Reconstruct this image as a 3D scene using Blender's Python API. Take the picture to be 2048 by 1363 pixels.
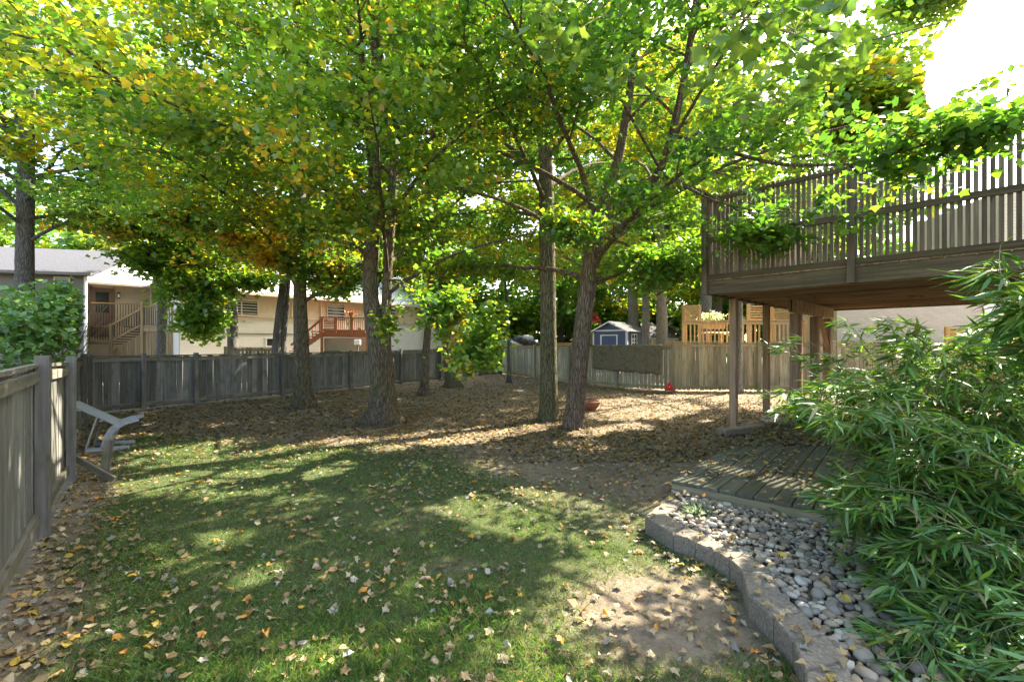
import bpy, math, random
import numpy as np
from mathutils import Matrix, Vector

# ------------------------------------------------------------------ scene, camera, light
for o in list(bpy.data.objects):
    bpy.data.objects.remove(o)
SC = bpy.context.scene
COL = SC.collection
SC.render.engine = 'CYCLES'
SC.cycles.samples = 64
SC.cycles.use_denoising = True
SC.cycles.max_bounces = 12
SC.cycles.diffuse_bounces = 8
SC.cycles.transmission_bounces = 8
SC.cycles.transparent_max_bounces = 6
SC.cycles.sample_clamp_indirect = 6
SC.view_settings.view_transform = 'Standard'
SC.view_settings.look = 'None'
SC.view_settings.exposure = 2.62
SC.view_settings.gamma = 1.0
SC.view_settings.use_white_balance = True      # the camera's white balance, set for open shade
SC.view_settings.white_balance_temperature = 7050
SC.view_settings.white_balance_tint = 6

F, HZ, H = 900.0, 690.0, 1.6           # focal length and horizon in photograph pixels, eye height
cam = bpy.data.cameras.new('camera')
cam.sensor_width = 36.0
cam.lens = 36.0 * F / 2048.0
cam.shift_y = (HZ - 681.5) / 2048.0
cam.clip_end = 2000.0
cam.clip_start = 0.05
camo = bpy.data.objects.new('camera', cam)
COL.objects.link(camo)
camo.location = (0, 0, H)
camo.rotation_euler = (math.radians(90), 0, 0)
SC.camera = camo

SUN_AZ = math.atan2(0.80, 0.60)        # clockwise from +Y
SUN_EL = math.radians(44.5)
SUN = np.array([math.sin(SUN_AZ) * math.cos(SUN_EL), math.cos(SUN_AZ) * math.cos(SUN_EL), math.sin(SUN_EL)])
world = bpy.data.worlds.new('World')
SC.world = world
world.use_nodes = True
wn = world.node_tree
sky = wn.nodes.new('ShaderNodeTexSky')
sky.sky_type = 'NISHITA'
sky.sun_disc = False
sky.sun_elevation = SUN_EL
sky.sun_rotation = SUN_AZ
sky.dust_density = 3.0
sky.ozone_density = 0.6
wn.links.new(sky.outputs[0], wn.nodes['Background'].inputs[0])
wn.nodes['Background'].inputs[1].default_value = 0.15
sl = bpy.data.lights.new('sun', 'SUN')
sl.energy = 4.6
sl.angle = math.radians(0.53)
sl.color = (1.0, 0.93, 0.82)
so = bpy.data.objects.new('sun', sl)
COL.objects.link(so)
so.location = tuple(SUN * 60)
so.rotation_euler = Vector(SUN).to_track_quat('Z', 'Y').to_euler()

# ------------------------------------------------------------------ helpers
RNG = np.random.default_rng(7)
random.seed(5)
WORLD = {}


def P(px, py, d):
    return np.array([(px - 1024) / F * d, d, H - (py - HZ) / F * d])


def G(px, py, z=0.0):
    """the point of height z that shows at px, py"""
    d = (H - z) * F / (py - HZ)
    return np.array([(px - 1024) / F * d, d, z])


def proj(p):
    d = np.maximum(p[..., 1], 0.05)
    return 1024 + F * p[..., 0] / d, HZ - F * (p[..., 2] - H) / d


def link(o, M=None, parent=None):
    COL.objects.link(o)
    if M is None:
        M = Matrix.Identity(4)
    WORLD[o.name] = M
    if parent is not None:
        o.parent = parent
        o.matrix_parent_inverse = WORLD[parent.name].inverted()
    o.matrix_basis = M
    return o


def T(x, y=None, z=None):
    if y is None:
        x, y, z = x
    return Matrix.Translation((float(x), float(y), float(z)))


def RZ(a):
    return Matrix.Rotation(a, 4, 'Z')


def RX(a):
    return Matrix.Rotation(a, 4, 'X')


def RY(a):
    return Matrix.Rotation(a, 4, 'Y')


def tag(o, label=None, cat=None, group=None, kind=None):
    if label:
        o['label'] = label
    if cat:
        o['category'] = cat
    if group:
        o['group'] = group
    if kind:
        o['kind'] = kind
    return o


def empty(name, loc, rz=0.0, label=None, cat=None, group=None, kind=None):
    o = bpy.data.objects.new(name, None)
    o.empty_display_size = 0.2
    link(o, T(loc) @ RZ(rz))
    return tag(o, label, cat, group, kind)


def mk_mesh(name, v, f, mat=None, smooth=False):
    m = bpy.data.meshes.new(name)
    m.from_pydata([tuple(map(float, p)) for p in v], [], f)
    if mat:
        m.materials.append(mat)
    if smooth:
        m.polygons.foreach_set('use_smooth', [True] * len(m.polygons))
    m.update()
    return m


def mesh_obj(name, v, f, mat, parent=None, M=None, smooth=False):
    o = bpy.data.objects.new(name, mk_mesh(name, v, f, mat, smooth))
    return link(o, M, parent)


BOXF = [(0, 3, 2, 1), (4, 5, 6, 7), (0, 1, 5, 4), (1, 2, 6, 5), (2, 3, 7, 6), (3, 0, 4, 7)]
_boxc = {}


def box_mesh(sx, sy, sz, mat, bev=0.0):
    k = (round(sx, 3), round(sy, 3), round(sz, 3), mat.name, bev)
    if k not in _boxc:
        x, y = sx / 2, sy / 2
        if bev:
            v, f = bev_box(sx, sy, sz, bev)
        else:
            v = [(-x, -y, 0), (x, -y, 0), (x, y, 0), (-x, y, 0), (-x, -y, sz), (x, -y, sz), (x, y, sz), (-x, y, sz)]
            f = BOXF
        _boxc[k] = mk_mesh('box', v, f, mat)
    return _boxc[k]


def bev_box(sx, sy, sz, b):
    import bmesh
    bm = bmesh.new()
    bmesh.ops.create_cube(bm, size=1.0, matrix=Matrix.Translation((0, 0, sz / 2)) @ Matrix.Diagonal((sx, sy, sz, 1)))
    bmesh.ops.bevel(bm, geom=bm.edges[:], offset=b, segments=1, affect='EDGES')
    v = [tuple(p.co) for p in bm.verts]
    bm.verts.index_update()
    f = [tuple(q.index for q in p.verts) for p in bm.faces]
    bm.free()
    return v, f


def box(name, loc, size, mat, parent=None, rz=0.0, M=None, bev=0.0):
    """box standing on loc (bottom centre)"""
    o = bpy.data.objects.new(name, box_mesh(*size, mat, bev))
    return link(o, (T(loc) @ RZ(rz)) if M is None else M, parent)


def beam(name, a, b, w, h, mat, parent=None, bev=0.0, up=(0, 0, 1)):
    """bar of cross-section w (sideways) x h (up) from a to b, axis through its middle"""
    a, b = Vector(a), Vector(b)
    x = (b - a)
    L = x.length
    x.normalize()
    u = Vector(up)
    y = u.cross(x)
    if y.length < 1e-4:
        y = Vector((0, 1, 0))
    y.normalize()
    z = x.cross(y)
    M = Matrix(((x.x, y.x, z.x, a.x), (x.y, y.y, z.y, a.y), (x.z, y.z, z.z, a.z), (0, 0, 0, 1)))
    k = ('beam', round(L, 3), round(w, 3), round(h, 3), mat.name, bev)
    if k not in _boxc:
        if bev:
            v, f = bev_box(L, w, h, bev)
            v = [(p[0] + L / 2, p[1], p[2] - h / 2) for p in v]
        else:
            v = [(0, -w / 2, -h / 2), (L, -w / 2, -h / 2), (L, w / 2, -h / 2), (0, w / 2, -h / 2),
                 (0, -w / 2, h / 2), (L, -w / 2, h / 2), (L, w / 2, h / 2), (0, w / 2, h / 2)]
            f = BOXF
        _boxc[k] = mk_mesh('beam', v, f, mat)
    o = bpy.data.objects.new(name, _boxc[k])
    return link(o, M, parent)


def tube(pts, rad, n=8, cap=True):
    pts = np.asarray(pts, float)
    k = len(pts)
    rad = np.broadcast_to(np.asarray(rad, float), (k,))
    tan = np.gradient(pts, axis=0)
    tan /= np.linalg.norm(tan, axis=1)[:, None] + 1e-9
    ref = np.array([0.0, 0, 1]) if abs(tan[0][2]) < 0.8 else np.array([1.0, 0, 0])
    V = []
    for i in range(k):
        s = np.cross(tan[i], ref)
        s /= np.linalg.norm(s) + 1e-9
        u = np.cross(s, tan[i])
        a = np.arange(n) * 2 * math.pi / n
        V.append(pts[i] + rad[i] * (np.cos(a)[:, None] * s + np.sin(a)[:, None] * u))
    V = np.concatenate(V)
    Fc = []
    for i in range(k - 1):
        for j in range(n):
            j2 = (j + 1) % n
            Fc.append((i * n + j, i * n + j2, (i + 1) * n + j2, (i + 1) * n + j))
    if cap:
        Fc.append(tuple(range(n - 1, -1, -1)))
        Fc.append(tuple((k - 1) * n + j for j in range(n)))
    return V, Fc


def join(parts):
    V, Fc, o = [], [], 0
    for v, f in parts:
        V.append(np.asarray(v, float))
        Fc += [tuple(i + o for i in q) for q in f]
        o += len(v)
    return np.concatenate(V), Fc


def boxvf(c, s):
    x, y, z = c
    a, b, h = s[0] / 2, s[1] / 2, s[2] / 2
    v = [(x - a, y - b, z - h), (x + a, y - b, z - h), (x + a, y + b, z - h), (x - a, y + b, z - h),
         (x - a, y - b, z + h), (x + a, y - b, z + h), (x + a, y + b, z + h), (x - a, y + b, z + h)]
    return v, BOXF


def noise3(p, s, seed=0):
    r = np.random.default_rng(seed + 100)
    out = 0
    for i in range(5):
        k = r.normal(size=3) * s * (0.7 + 0.35 * i)
        out = out + np.sin(p @ k + r.uniform(0, 6.28)) / (1 + 0.35 * i)
    return out / 2.6


def sstep(a, b, x):
    t = np.clip((x - a) / (b - a), 0, 1)
    return t * t * (3 - 2 * t)


def inpoly(x, y, poly):
    x, y = np.asarray(x), np.asarray(y)
    r = np.zeros(x.shape, bool)
    n = len(poly)
    for i in range(n):
        x1, y1 = poly[i][0], poly[i][1]
        x2, y2 = poly[(i + 1) % n][0], poly[(i + 1) % n][1]
        c = ((y1 > y) != (y2 > y)) & (x < (x2 - x1) * (y - y1) / (y2 - y1 + 1e-12) + x1)
        r ^= c
    return r


# ------------------------------------------------------------------ materials
def new_mat(name):
    m = bpy.data.materials.new(name)
    m.use_nodes = True
    nt = m.node_tree
    b = nt.nodes['Principled BSDF']
    return m, nt, b


def node(nt, t, **kw):
    n = nt.nodes.new(t)
    for k, v in kw.items():
        setattr(n, k, v)
    return n


def ramp(nt, fac, stops):
    r = node(nt, 'ShaderNodeValToRGB')
    e = r.color_ramp.elements
    while len(e) < len(stops):
        e.new(0.5)
    for i, (p, c) in enumerate(stops):
        e[i].position = p
        e[i].color = (*c, 1)
    nt.links.new(fac, r.inputs[0])
    return r.outputs[0]


def mixc(nt, fac, a, b, mode='MIX'):
    m = node(nt, 'ShaderNodeMix', data_type='RGBA', blend_type=mode)
    for s, v in ((0, fac), (6, a), (7, b)):
        if hasattr(v, 'links'):
            nt.links.new(v, m.inputs[s])
        elif s == 0:
            m.inputs[0].default_value = v
        else:
            m.inputs[s].default_value = (*v, 1)
    return m.outputs[2]


def bump(nt, b, h, strength=0.4, dist=0.01):
    n = node(nt, 'ShaderNodeBump')
    n.inputs['Strength'].default_value = strength
    n.inputs['Distance'].default_value = dist
    nt.links.new(h, n.inputs['Height'])
    nt.links.new(n.outputs[0], b.inputs['Normal'])


def coords(nt, scale, rnd=True):
    tc = node(nt, 'ShaderNodeTexCoord')
    mp = node(nt, 'ShaderNodeMapping')
    mp.inputs['Scale'].default_value = scale
    nt.links.new(tc.outputs['Object'], mp.inputs[0])
    if rnd:
        oi = node(nt, 'ShaderNodeObjectInfo')
        mu = node(nt, 'ShaderNodeMath', operation='MULTIPLY')
        mu.inputs[1].default_value = 57.0
        nt.links.new(oi.outputs['Random'], mu.inputs[0])
        nt.links.new(mu.outputs[0], mp.inputs['Location'])
    return mp.outputs[0]


def noise(nt, vec, scale, detail=4, rough=0.55):
    n = node(nt, 'ShaderNodeTexNoise')
    n.inputs['Scale'].default_value = scale
    n.inputs['Detail'].default_value = detail
    n.inputs['Roughness'].default_value = rough
    nt.links.new(vec, n.inputs['Vector'])
    return n.outputs[0]


def wood(name, dark, light, axis='Z', moss=None, rough=0.85, warm=None, vary=0.35):
    m, nt, b = new_mat(name)
    st = {'X': (1.2, 26, 26), 'Y': (26, 1.2, 26), 'Z': (26, 26, 1.2)}[axis]
    g = noise(nt, coords(nt, st), 1.0, 6, 0.62)
    big = noise(nt, coords(nt, (2.2, 2.2, 2.2)), 1.0, 3)
    c = ramp(nt, g, [(0.30, dark), (0.70, light)])
    oi = node(nt, 'ShaderNodeObjectInfo')
    hv = node(nt, 'ShaderNodeHueSaturation')
    mr = node(nt, 'ShaderNodeMapRange')
    mr.inputs[3].default_value = 1.0 - vary
    mr.inputs[4].default_value = 1.0 + vary
    nt.links.new(oi.outputs['Random'], mr.inputs[0])
    nt.links.new(mr.outputs[0], hv.inputs['Value'])
    nt.links.new(c, hv.inputs['Color'])
    c = hv.outputs[0]
    if warm:
        f = ramp(nt, big, [(0.45, (0, 0, 0)), (0.65, (0.8, 0.8, 0.8))])
        c = mixc(nt, f, c, warm)
    if moss:
        f = ramp(nt, noise(nt, coords(nt, (5, 5, 3)), 1.0, 5), [(0.48, (0, 0, 0)), (0.72, (0.85, 0.85, 0.85))])
        c = mixc(nt, f, c, moss)
    # small dark knots
    kn = node(nt, 'ShaderNodeTexVoronoi')
    kn.inputs['Scale'].default_value = 1.0
    nt.links.new(coords(nt, {'X': (2.2, 9, 9), 'Y': (9, 2.2, 9), 'Z': (9, 9, 2.2)}[axis]), kn.inputs['Vector'])
    f = ramp(nt, kn.outputs['Distance'], [(0.05, (0.75, 0.75, 0.75)), (0.13, (0, 0, 0))])
    c = mixc(nt, f, c, tuple(x * 0.35 for x in dark))
    nt.links.new(c, b.inputs['Base Color'])
    b.inputs['Roughness'].default_value = rough
    b.inputs['Specular IOR Level'].default_value = 0.25
    bump(nt, b, g, 0.5, 0.006)
    return m


def plain(name, c, rough=0.6, var=0.12, scale=6.0, metal=0.0, bmp=0.0):
    m, nt, b = new_mat(name)
    n = noise(nt, coords(nt, (1, 1, 1)), scale, 5)
    lo = tuple(x * (1 - var) for x in c)
    hi = tuple(min(1, x * (1 + var)) for x in c)
    nt.links.new(ramp(nt, n, [(0.3, lo), (0.7, hi)]), b.inputs['Base Color'])
    b.inputs['Roughness'].default_value = rough
    b.inputs['Metallic'].default_value = metal
    if bmp:
        bump(nt, b, n, 0.5, bmp)
    return m


def leaf_mat(name, trans=0.5, tint=(1.08, 1.16, 0.5), gloss=0.04, rough=0.42):
    m = bpy.data.materials.new(name)
    m.use_nodes = True
    nt = m.node_tree
    nt.nodes.clear()
    out = node(nt, 'ShaderNodeOutputMaterial')
    at = node(nt, 'ShaderNodeAttribute', attribute_name='col')
    d = node(nt, 'ShaderNodeBsdfDiffuse')
    t = node(nt, 'ShaderNodeBsdfTranslucent')
    g = node(nt, 'ShaderNodeBsdfGlossy')
    g.inputs['Roughness'].default_value = rough
    g.inputs['Color'].default_value = (0.9, 0.95, 1, 1)
    nt.links.new(at.outputs['Color'], d.inputs['Color'])
    nt.links.new(mixc(nt, 1.0, at.outputs['Color'], tint, 'MULTIPLY'), t.inputs['Color'])
    m1 = node(nt, 'ShaderNodeMixShader')
    m1.inputs[0].default_value = trans
    nt.links.new(d.outputs[0], m1.inputs[1])
    nt.links.new(t.outputs[0], m1.inputs[2])
    m2 = node(nt, 'ShaderNodeMixShader')
    m2.inputs[0].default_value = gloss
    nt.links.new(m1.outputs[0], m2.inputs[1])
    nt.links.new(g.outputs[0], m2.inputs[2])
    nt.links.new(m2.outputs[0], out.inputs[0])
    return m


def obj_leaf_mat(name, cols, trans=0.45, gloss=0.07):
    """leaf whose colour is picked by the object's own random number"""
    m = leaf_mat(name, trans, (1.25, 1.15, 0.45), gloss)
    nt = m.node_tree
    at = [n for n in nt.nodes if n.type == 'ATTRIBUTE'][0]
    oi = node(nt, 'ShaderNodeObjectInfo')
    n = len(cols)
    c = ramp(nt, oi.outputs['Random'], [(i / max(1, n - 1), k) for i, k in enumerate(cols)])
    for lk in list(nt.links):
        if lk.from_node == at:
            s = lk.to_socket
            nt.links.remove(lk)
            nt.links.new(c, s)
    return m


def bark(name, dark, light, moss=None):
    m, nt, b = new_mat(name)
    v = coords(nt, (9, 9, 1.6), False)
    n = noise(nt, v, 3.0, 8, 0.68)
    n2 = noise(nt, coords(nt, (1, 1, 1), False), 2.0, 4)
    vo = node(nt, 'ShaderNodeTexVoronoi', feature='DISTANCE_TO_EDGE')
    vo.inputs['Scale'].default_value = 3.2
    nt.links.new(v, vo.inputs['Vector'])
    c = ramp(nt, n, [(0.30, dark), (0.68, light)])
    if moss:
        c = mixc(nt, ramp(nt, n2, [(0.42, (0, 0, 0)), (0.66, (0.75, 0.75, 0.75))]), c, moss)
    c = mixc(nt, ramp(nt, vo.outputs[0], [(0.0, (0.7, 0.7, 0.7)), (0.10, (0, 0, 0))]), c, tuple(x * 0.45 for x in dark))
    nt.links.new(c, b.inputs['Base Color'])
    b.inputs['Roughness'].default_value = 0.95
    b.inputs['Specular IOR Level'].default_value = 0.1
    ad = node(nt, 'ShaderNodeMath', operation='ADD')
    nt.links.new(n, ad.inputs[0])
    nt.links.new(ramp(nt, vo.outputs[0], [(0.0, (0, 0, 0)), (0.14, (0.7, 0.7, 0.7))]), ad.inputs[1])
    bump(nt, b, ad.outputs[0], 1.0, 0.035)
    return m


def brick_mat(name, c1, c2, mortar, sc=1.0):
    m, nt, b = new_mat(name)
    tc = node(nt, 'ShaderNodeTexCoord')
    br = node(nt, 'ShaderNodeTexBrick')
    br.inputs['Color1'].default_value = (*c1, 1)
    br.inputs['Color2'].default_value = (*c2, 1)
    br.inputs['Mortar'].default_value = (*mortar, 1)
    br.inputs['Scale'].default_value = sc
    br.inputs['Mortar Size'].default_value = 0.008
    br.inputs['Brick Width'].default_value = 0.24
    br.inputs['Row Height'].default_value = 0.078
    sp = node(nt, 'ShaderNodeSeparateXYZ')
    cb = node(nt, 'ShaderNodeCombineXYZ')
    ad = node(nt, 'ShaderNodeMath', operation='ADD')
    nt.links.new(tc.outputs['Object'], sp.inputs[0])
    nt.links.new(sp.outputs[0], ad.inputs[0])
    nt.links.new(sp.outputs[1], ad.inputs[1])
    nt.links.new(ad.outputs[0], cb.inputs[0])
    nt.links.new(sp.outputs[2], cb.inputs[1])
    nt.links.new(cb.outputs[0], br.inputs['Vector'])
    n = noise(nt, coords(nt, (1, 1, 1), False), 3.0, 5)
    nt.links.new(mixc(nt, 0.35, br.outputs[0], ramp(nt, n, [(0.3, tuple(x * 0.7 for x in c1)), (0.7, c2)])), b.inputs['Base Color'])
    b.inputs['Roughness'].default_value = 0.85
    bump(nt, b, br.outputs['Fac'], -0.5, 0.01)
    return m


M_GREY = wood('weathered_grey_wood', (0.085, 0.084, 0.08), (0.235, 0.225, 0.21), 'Z', (0.075, 0.085, 0.055), vary=0.32)
M_GREYP = wood('weathered_grey_post', (0.085, 0.078, 0.072), (0.19, 0.172, 0.155), 'Z', (0.08, 0.085, 0.055), vary=0.2)
M_GREYX = wood('weathered_grey_rail', (0.10, 0.09, 0.075), (0.235, 0.21, 0.175), 'X', (0.085, 0.095, 0.05))
M_TAN = wood('weathered_tan_wood', (0.20, 0.165, 0.11), (0.44, 0.38, 0.275), 'Z', (0.18, 0.18, 0.10), vary=0.28)
M_PALEF = wood('weathered_pale_wood', (0.22, 0.19, 0.145), (0.50, 0.46, 0.385), 'Z', (0.20, 0.20, 0.12), vary=0.25)
M_TANX = wood('weathered_tan_rail', (0.20, 0.16, 0.10), (0.38, 0.32, 0.21), 'X', (0.16, 0.17, 0.08))
M_DECK = wood('deck_brown_wood', (0.07, 0.05, 0.033), (0.19, 0.14, 0.092), 'X', (0.08, 0.078, 0.036))
M_DECKZ = wood('deck_brown_slat', (0.09, 0.068, 0.05), (0.235, 0.185, 0.14), 'Z', vary=0.3)
M_JOIST = wood('deck_joist_wood', (0.17, 0.115, 0.07), (0.36, 0.26, 0.165), 'X', vary=0.3)
M_POST = wood('deck_post_wood', (0.19, 0.115, 0.075), (0.42, 0.28, 0.185), 'Z', vary=0.2)
M_BEAM = wood('deck_beam_wood', (0.15, 0.11, 0.06), (0.34, 0.255, 0.15), 'Z', (0.13, 0.12, 0.06), vary=0.2)
M_PLAT = wood('mossy_platform_wood', (0.05, 0.05, 0.037), (0.135, 0.13, 0.095), 'X', (0.075, 0.085, 0.048), vary=0.25)
M_CEDAR = wood('new_cedar_wood', (0.36, 0.22, 0.10), (0.62, 0.42, 0.22), 'Z', vary=0.15)
M_CEDARX = wood('new_cedar_rail', (0.36, 0.22, 0.10), (0.62, 0.42, 0.22), 'X', vary=0.15)
M_PALE = wood('aged_cedar_wood', (0.20, 0.145, 0.095), (0.40, 0.31, 0.215), 'Z', vary=0.15)
M_RED = wood('red_stained_wood', (0.22, 0.075, 0.04), (0.38, 0.15, 0.085), 'X', vary=0.2)
M_CHAIR = wood('grey_chair_paint', (0.25, 0.265, 0.30), (0.38, 0.395, 0.43), 'X', rough=0.6, vary=0.08)
M_BARK = bark('maple_bark_grey', (0.075, 0.055, 0.04), (0.25, 0.20, 0.15), (0.15, 0.135, 0.07))
M_BARKC = bark('maple_bark_mossy', (0.095, 0.085, 0.05), (0.23, 0.21, 0.14), (0.13, 0.125, 0.055))
M_BARKD = bark('maple_bark_brown', (0.12, 0.085, 0.06), (0.29, 0.22, 0.165))
M_BARKF = bark('far_bark', (0.09, 0.085, 0.085), (0.22, 0.21, 0.20))
M_BARKL = bark('far_pale_bark', (0.20, 0.175, 0.145), (0.42, 0.38, 0.32))
M_LEAF = leaf_mat('maple_leaf', 0.58)
M_FAR = leaf_mat('far_leaf', 0.5)
M_DRY = leaf_mat('dry_leaf', 0.25, (1.1, 0.95, 0.7), 0.03, 0.6)
M_BAMB = leaf_mat('bamboo_leaf', 0.38, (1.25, 1.25, 0.4), 0.045, 0.42)
M_BUSH = leaf_mat('bush_leaf', 0.42, (1.2, 1.15, 0.5), 0.08, 0.42)
M_GRASS = leaf_mat('grass_blade', 0.4, (1.2, 1.2, 0.5), 0.03, 0.5)
M_STONE = plain('river_pebble', (0.12, 0.10, 0.08), 0.9, 0.3, 9, bmp=0.003)
M_BLOCK = plain('concrete_block', (0.165, 0.138, 0.108), 0.95, 0.45, 55, bmp=0.006)
M_BROWNS = plain('brown_stone', (0.20, 0.165, 0.125), 0.95, 0.3, 30, bmp=0.01)
M_WHITE = plain('white_paint', (0.78, 0.78, 0.76), 0.5, 0.05)
M_SIDB = plain('beige_siding', (0.60, 0.50, 0.38), 0.6, 0.05)
M_SIDG = plain('grey_siding', (0.15, 0.135, 0.12), 0.6, 0.06)
M_WALLW = brick_mat('white_painted_brick', (0.80, 0.77, 0.74), (0.74, 0.71, 0.68), (0.66, 0.63, 0.60))
M_BRICKC = brick_mat('cream_brick', (0.60, 0.55, 0.47), (0.50, 0.45, 0.38), (0.42, 0.38, 0.33))
M_BRICKR = brick_mat('tan_brick', (0.36, 0.27, 0.20), (0.30, 0.22, 0.165), (0.33, 0.30, 0.26))
M_SHING = plain('grey_shingle', (0.06, 0.06, 0.072), 0.95, 0.35, 14, bmp=0.02)
M_SHINGL = plain('pale_shingle', (0.44, 0.42, 0.41), 0.95, 0.25, 14, bmp=0.02)
M_GLASS = plain('window_glass', (0.035, 0.042, 0.045), 0.06, 0.4, 1.5)
M_BLUE = plain('blue_shed_paint', (0.060, 0.085, 0.175), 0.55, 0.1)
M_BROWN = plain('brown_paint', (0.17, 0.115, 0.085), 0.5, 0.1)
M_BLACK = plain('black_metal', (0.02, 0.02, 0.022), 0.4, 0.2)
M_TERRA = plain('terracotta', (0.32, 0.125, 0.07), 0.8, 0.2, 8)
M_REDP = plain('red_plastic', (0.55, 0.02, 0.025), 0.4, 0.08)
M_TWIG = plain('dry_twig', (0.25, 0.18, 0.12), 0.9, 0.3)
M_CULM = plain('bamboo_culm', (0.20, 0.20, 0.085), 0.5, 0.3, 4)
M_SKIN = plain('blind_slat', (0.42, 0.42, 0.42), 0.6, 0.05)

# ------------------------------------------------------------------ leaves as one mesh
MAPLE = np.array([(0, 0), (.44, .02), (.40, .24), (.62, .54), (.30, .60), (0, 1.02), (-.30, .60), (-.62, .54), (-.40, .24), (-.44, .02)])
MAPLE_S = np.array([(0.05, 0), (.56, .30), (.30, .62), (0, 1.05), (-.62, .50), (-.34, .12)])
DIAM = np.array([(0, 0), (.5, .45), (0, 1.0), (-.5, .45)])
OVATE = np.array([(0, 0), (.30, .16), (.38, .42), (.24, .74), (0, 1.0), (-.24, .74), (-.38, .42), (-.30, .16)])
LANCE = np.array([(0, 0), (.060, .18), (.066, .45), (.036, .76), (0, 1.0), (-.036, .76), (-.066, .45), (-.060, .18)])


def frames(nrm, tip):
    z = nrm / (np.linalg.norm(nrm, axis=1)[:, None] + 1e-9)
    y = tip - (tip * z).sum(1)[:, None] * z
    y /= np.linalg.norm(y, axis=1)[:, None] + 1e-9
    x = np.cross(y, z)
    return x, y, z


def leaf_verts(shape, pos, nrm, tip, size, fold=0.22, curl=0.18, rng=RNG, rough=0.0):
    x, y, z = frames(nrm, tip)
    n, k = len(pos), len(shape)
    sx, sy = shape[:, 0], shape[:, 1]
    if rough:
        h0_ = rng.normal(0, rough, (n, k))
        sc0 = rng.uniform(1 - 1.6 * rough, 1 + rough, (n, k))
        asp = rng.uniform(.55, 1.0, (n, 1))
        h = (fold * rng.uniform(0.2, 1.8, n))[:, None] * np.abs(sx)[None] - (curl * rng.normal(0.4, 0.9, n))[:, None] * (sy ** 2)[None] + h0_
        V = pos[:, None, :] + size[:, None, None] * ((sx[None] * sc0 * asp)[:, :, None] * x[:, None, :] + (sy[None] * sc0)[:, :, None] * y[:, None, :] + h[:, :, None] * z[:, None, :])
        return V.reshape(-1, 3)
    fo = (fold * rng.uniform(0.3, 1.7, n))[:, None] * np.abs(sx)[None]
    cu = (curl * rng.normal(0.6, 0.8, n))[:, None] * (sy ** 2)[None]
    h = fo - cu
    V = pos[:, None, :] + size[:, None, None] * (sx[None, :, None] * x[:, None, :] + sy[None, :, None] * y[:, None, :] + h[:, :, None] * z[:, None, :])
    return V.reshape(-1, 3)


def poly_mesh(name, groups, mat):
    """groups: list of (verts (n*k,3), k, col (n,3)) -> one mesh of n-gons with a per-face colour"""
    nv = sum(len(g[0]) for g in groups)
    npoly = sum(len(g[0]) // g[1] for g in groups)
    m = bpy.data.meshes.new(name)
    m.vertices.add(nv)
    m.loops.add(nv)
    m.polygons.add(npoly)
    V = np.concatenate([g[0] for g in groups]) if groups else np.zeros((0, 3))
    m.vertices.foreach_set('co', V.astype(np.float32).ravel())
    m.loops.foreach_set('vertex_index', np.arange(nv, dtype=np.int32))
    tot = np.concatenate([np.full(len(g[0]) // g[1], g[1], np.int32) for g in groups])
    st = np.concatenate([[0], np.cumsum(tot)[:-1]]).astype(np.int32)
    m.polygons.foreach_set('loop_start', st)
    C = np.concatenate([g[2] for g in groups])
    a = m.attributes.new('col', 'FLOAT_COLOR', 'FACE')
    a.data.foreach_set('color', np.concatenate([np.clip(C, 0, 1), np.ones((len(C), 1))], 1).astype(np.float32).ravel())
    m.materials.append(mat)
    m.update(calc_edges=True)
    m.validate()
    return m

# ------------------------------------------------------------------ ground
WALL_OUT = [(1340, 992), (1289, 1030), (1347, 1068), (1390, 1083), (1428, 1099), (1459, 1118), (1482, 1139), (1494, 1184), (1546, 1234), (1585, 1279), (1608, 1342), (1622, 1430)]
WALL_IN = [(1372, 1004), (1332, 1027), (1372, 1052), (1412, 1070), (1453, 1089), (1500, 1106), (1540, 1139), (1568, 1188), (1606, 1221), (1655, 1267), (1693, 1321), (1730, 1400)]
WZ = 0.125
W_OUT = np.array([G(a, b, WZ)[:2] for a, b in WALL_OUT])
W_IN = np.array([G(a, b, WZ)[:2] for a, b in WALL_IN])


def grass_density(x, y):
    """1 = full lawn, 0 = bare soil"""
    p = np.stack([x, y, 0 * x], -1)
    n = noise3(p, 1.6, 3) * 0.5 + noise3(p, 4.0, 4) * 0.35
    far = 6.6 + 0.35 * (x + 1.5) * (x < -1.5) * -0.6 - 1.35 * np.clip(x + 1.1, 0, 1.6)
    g = sstep(far + 0.9, far - 0.5, y + n * 0.8)
    # bare soil along the retaining wall and where feet have worn it
    soil = np.exp(-(((x - 0.95) / 0.72) ** 2 + ((y - 2.75) / 0.55) ** 2)) * 1.7
    soil += np.exp(-(((x - 1.5) / 0.7) ** 2 + ((y - 5.2) / 0.8) ** 2)) * 1.4
    soil += np.exp(-(((x + 0.35) / 0.5) ** 2 + ((y - 3.3) / 0.18) ** 2)) * 0.7
    g = g * np.clip(1.12 - soil + n * 0.45, 0, 1)
    # strip by the left fence
    fx = -3.31 - (y - 2.91) * 0.81
    g = g * sstep(0.25, 0.75, x - fx + n * 0.25)
    return np.clip(g, 0, 1)


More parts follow.
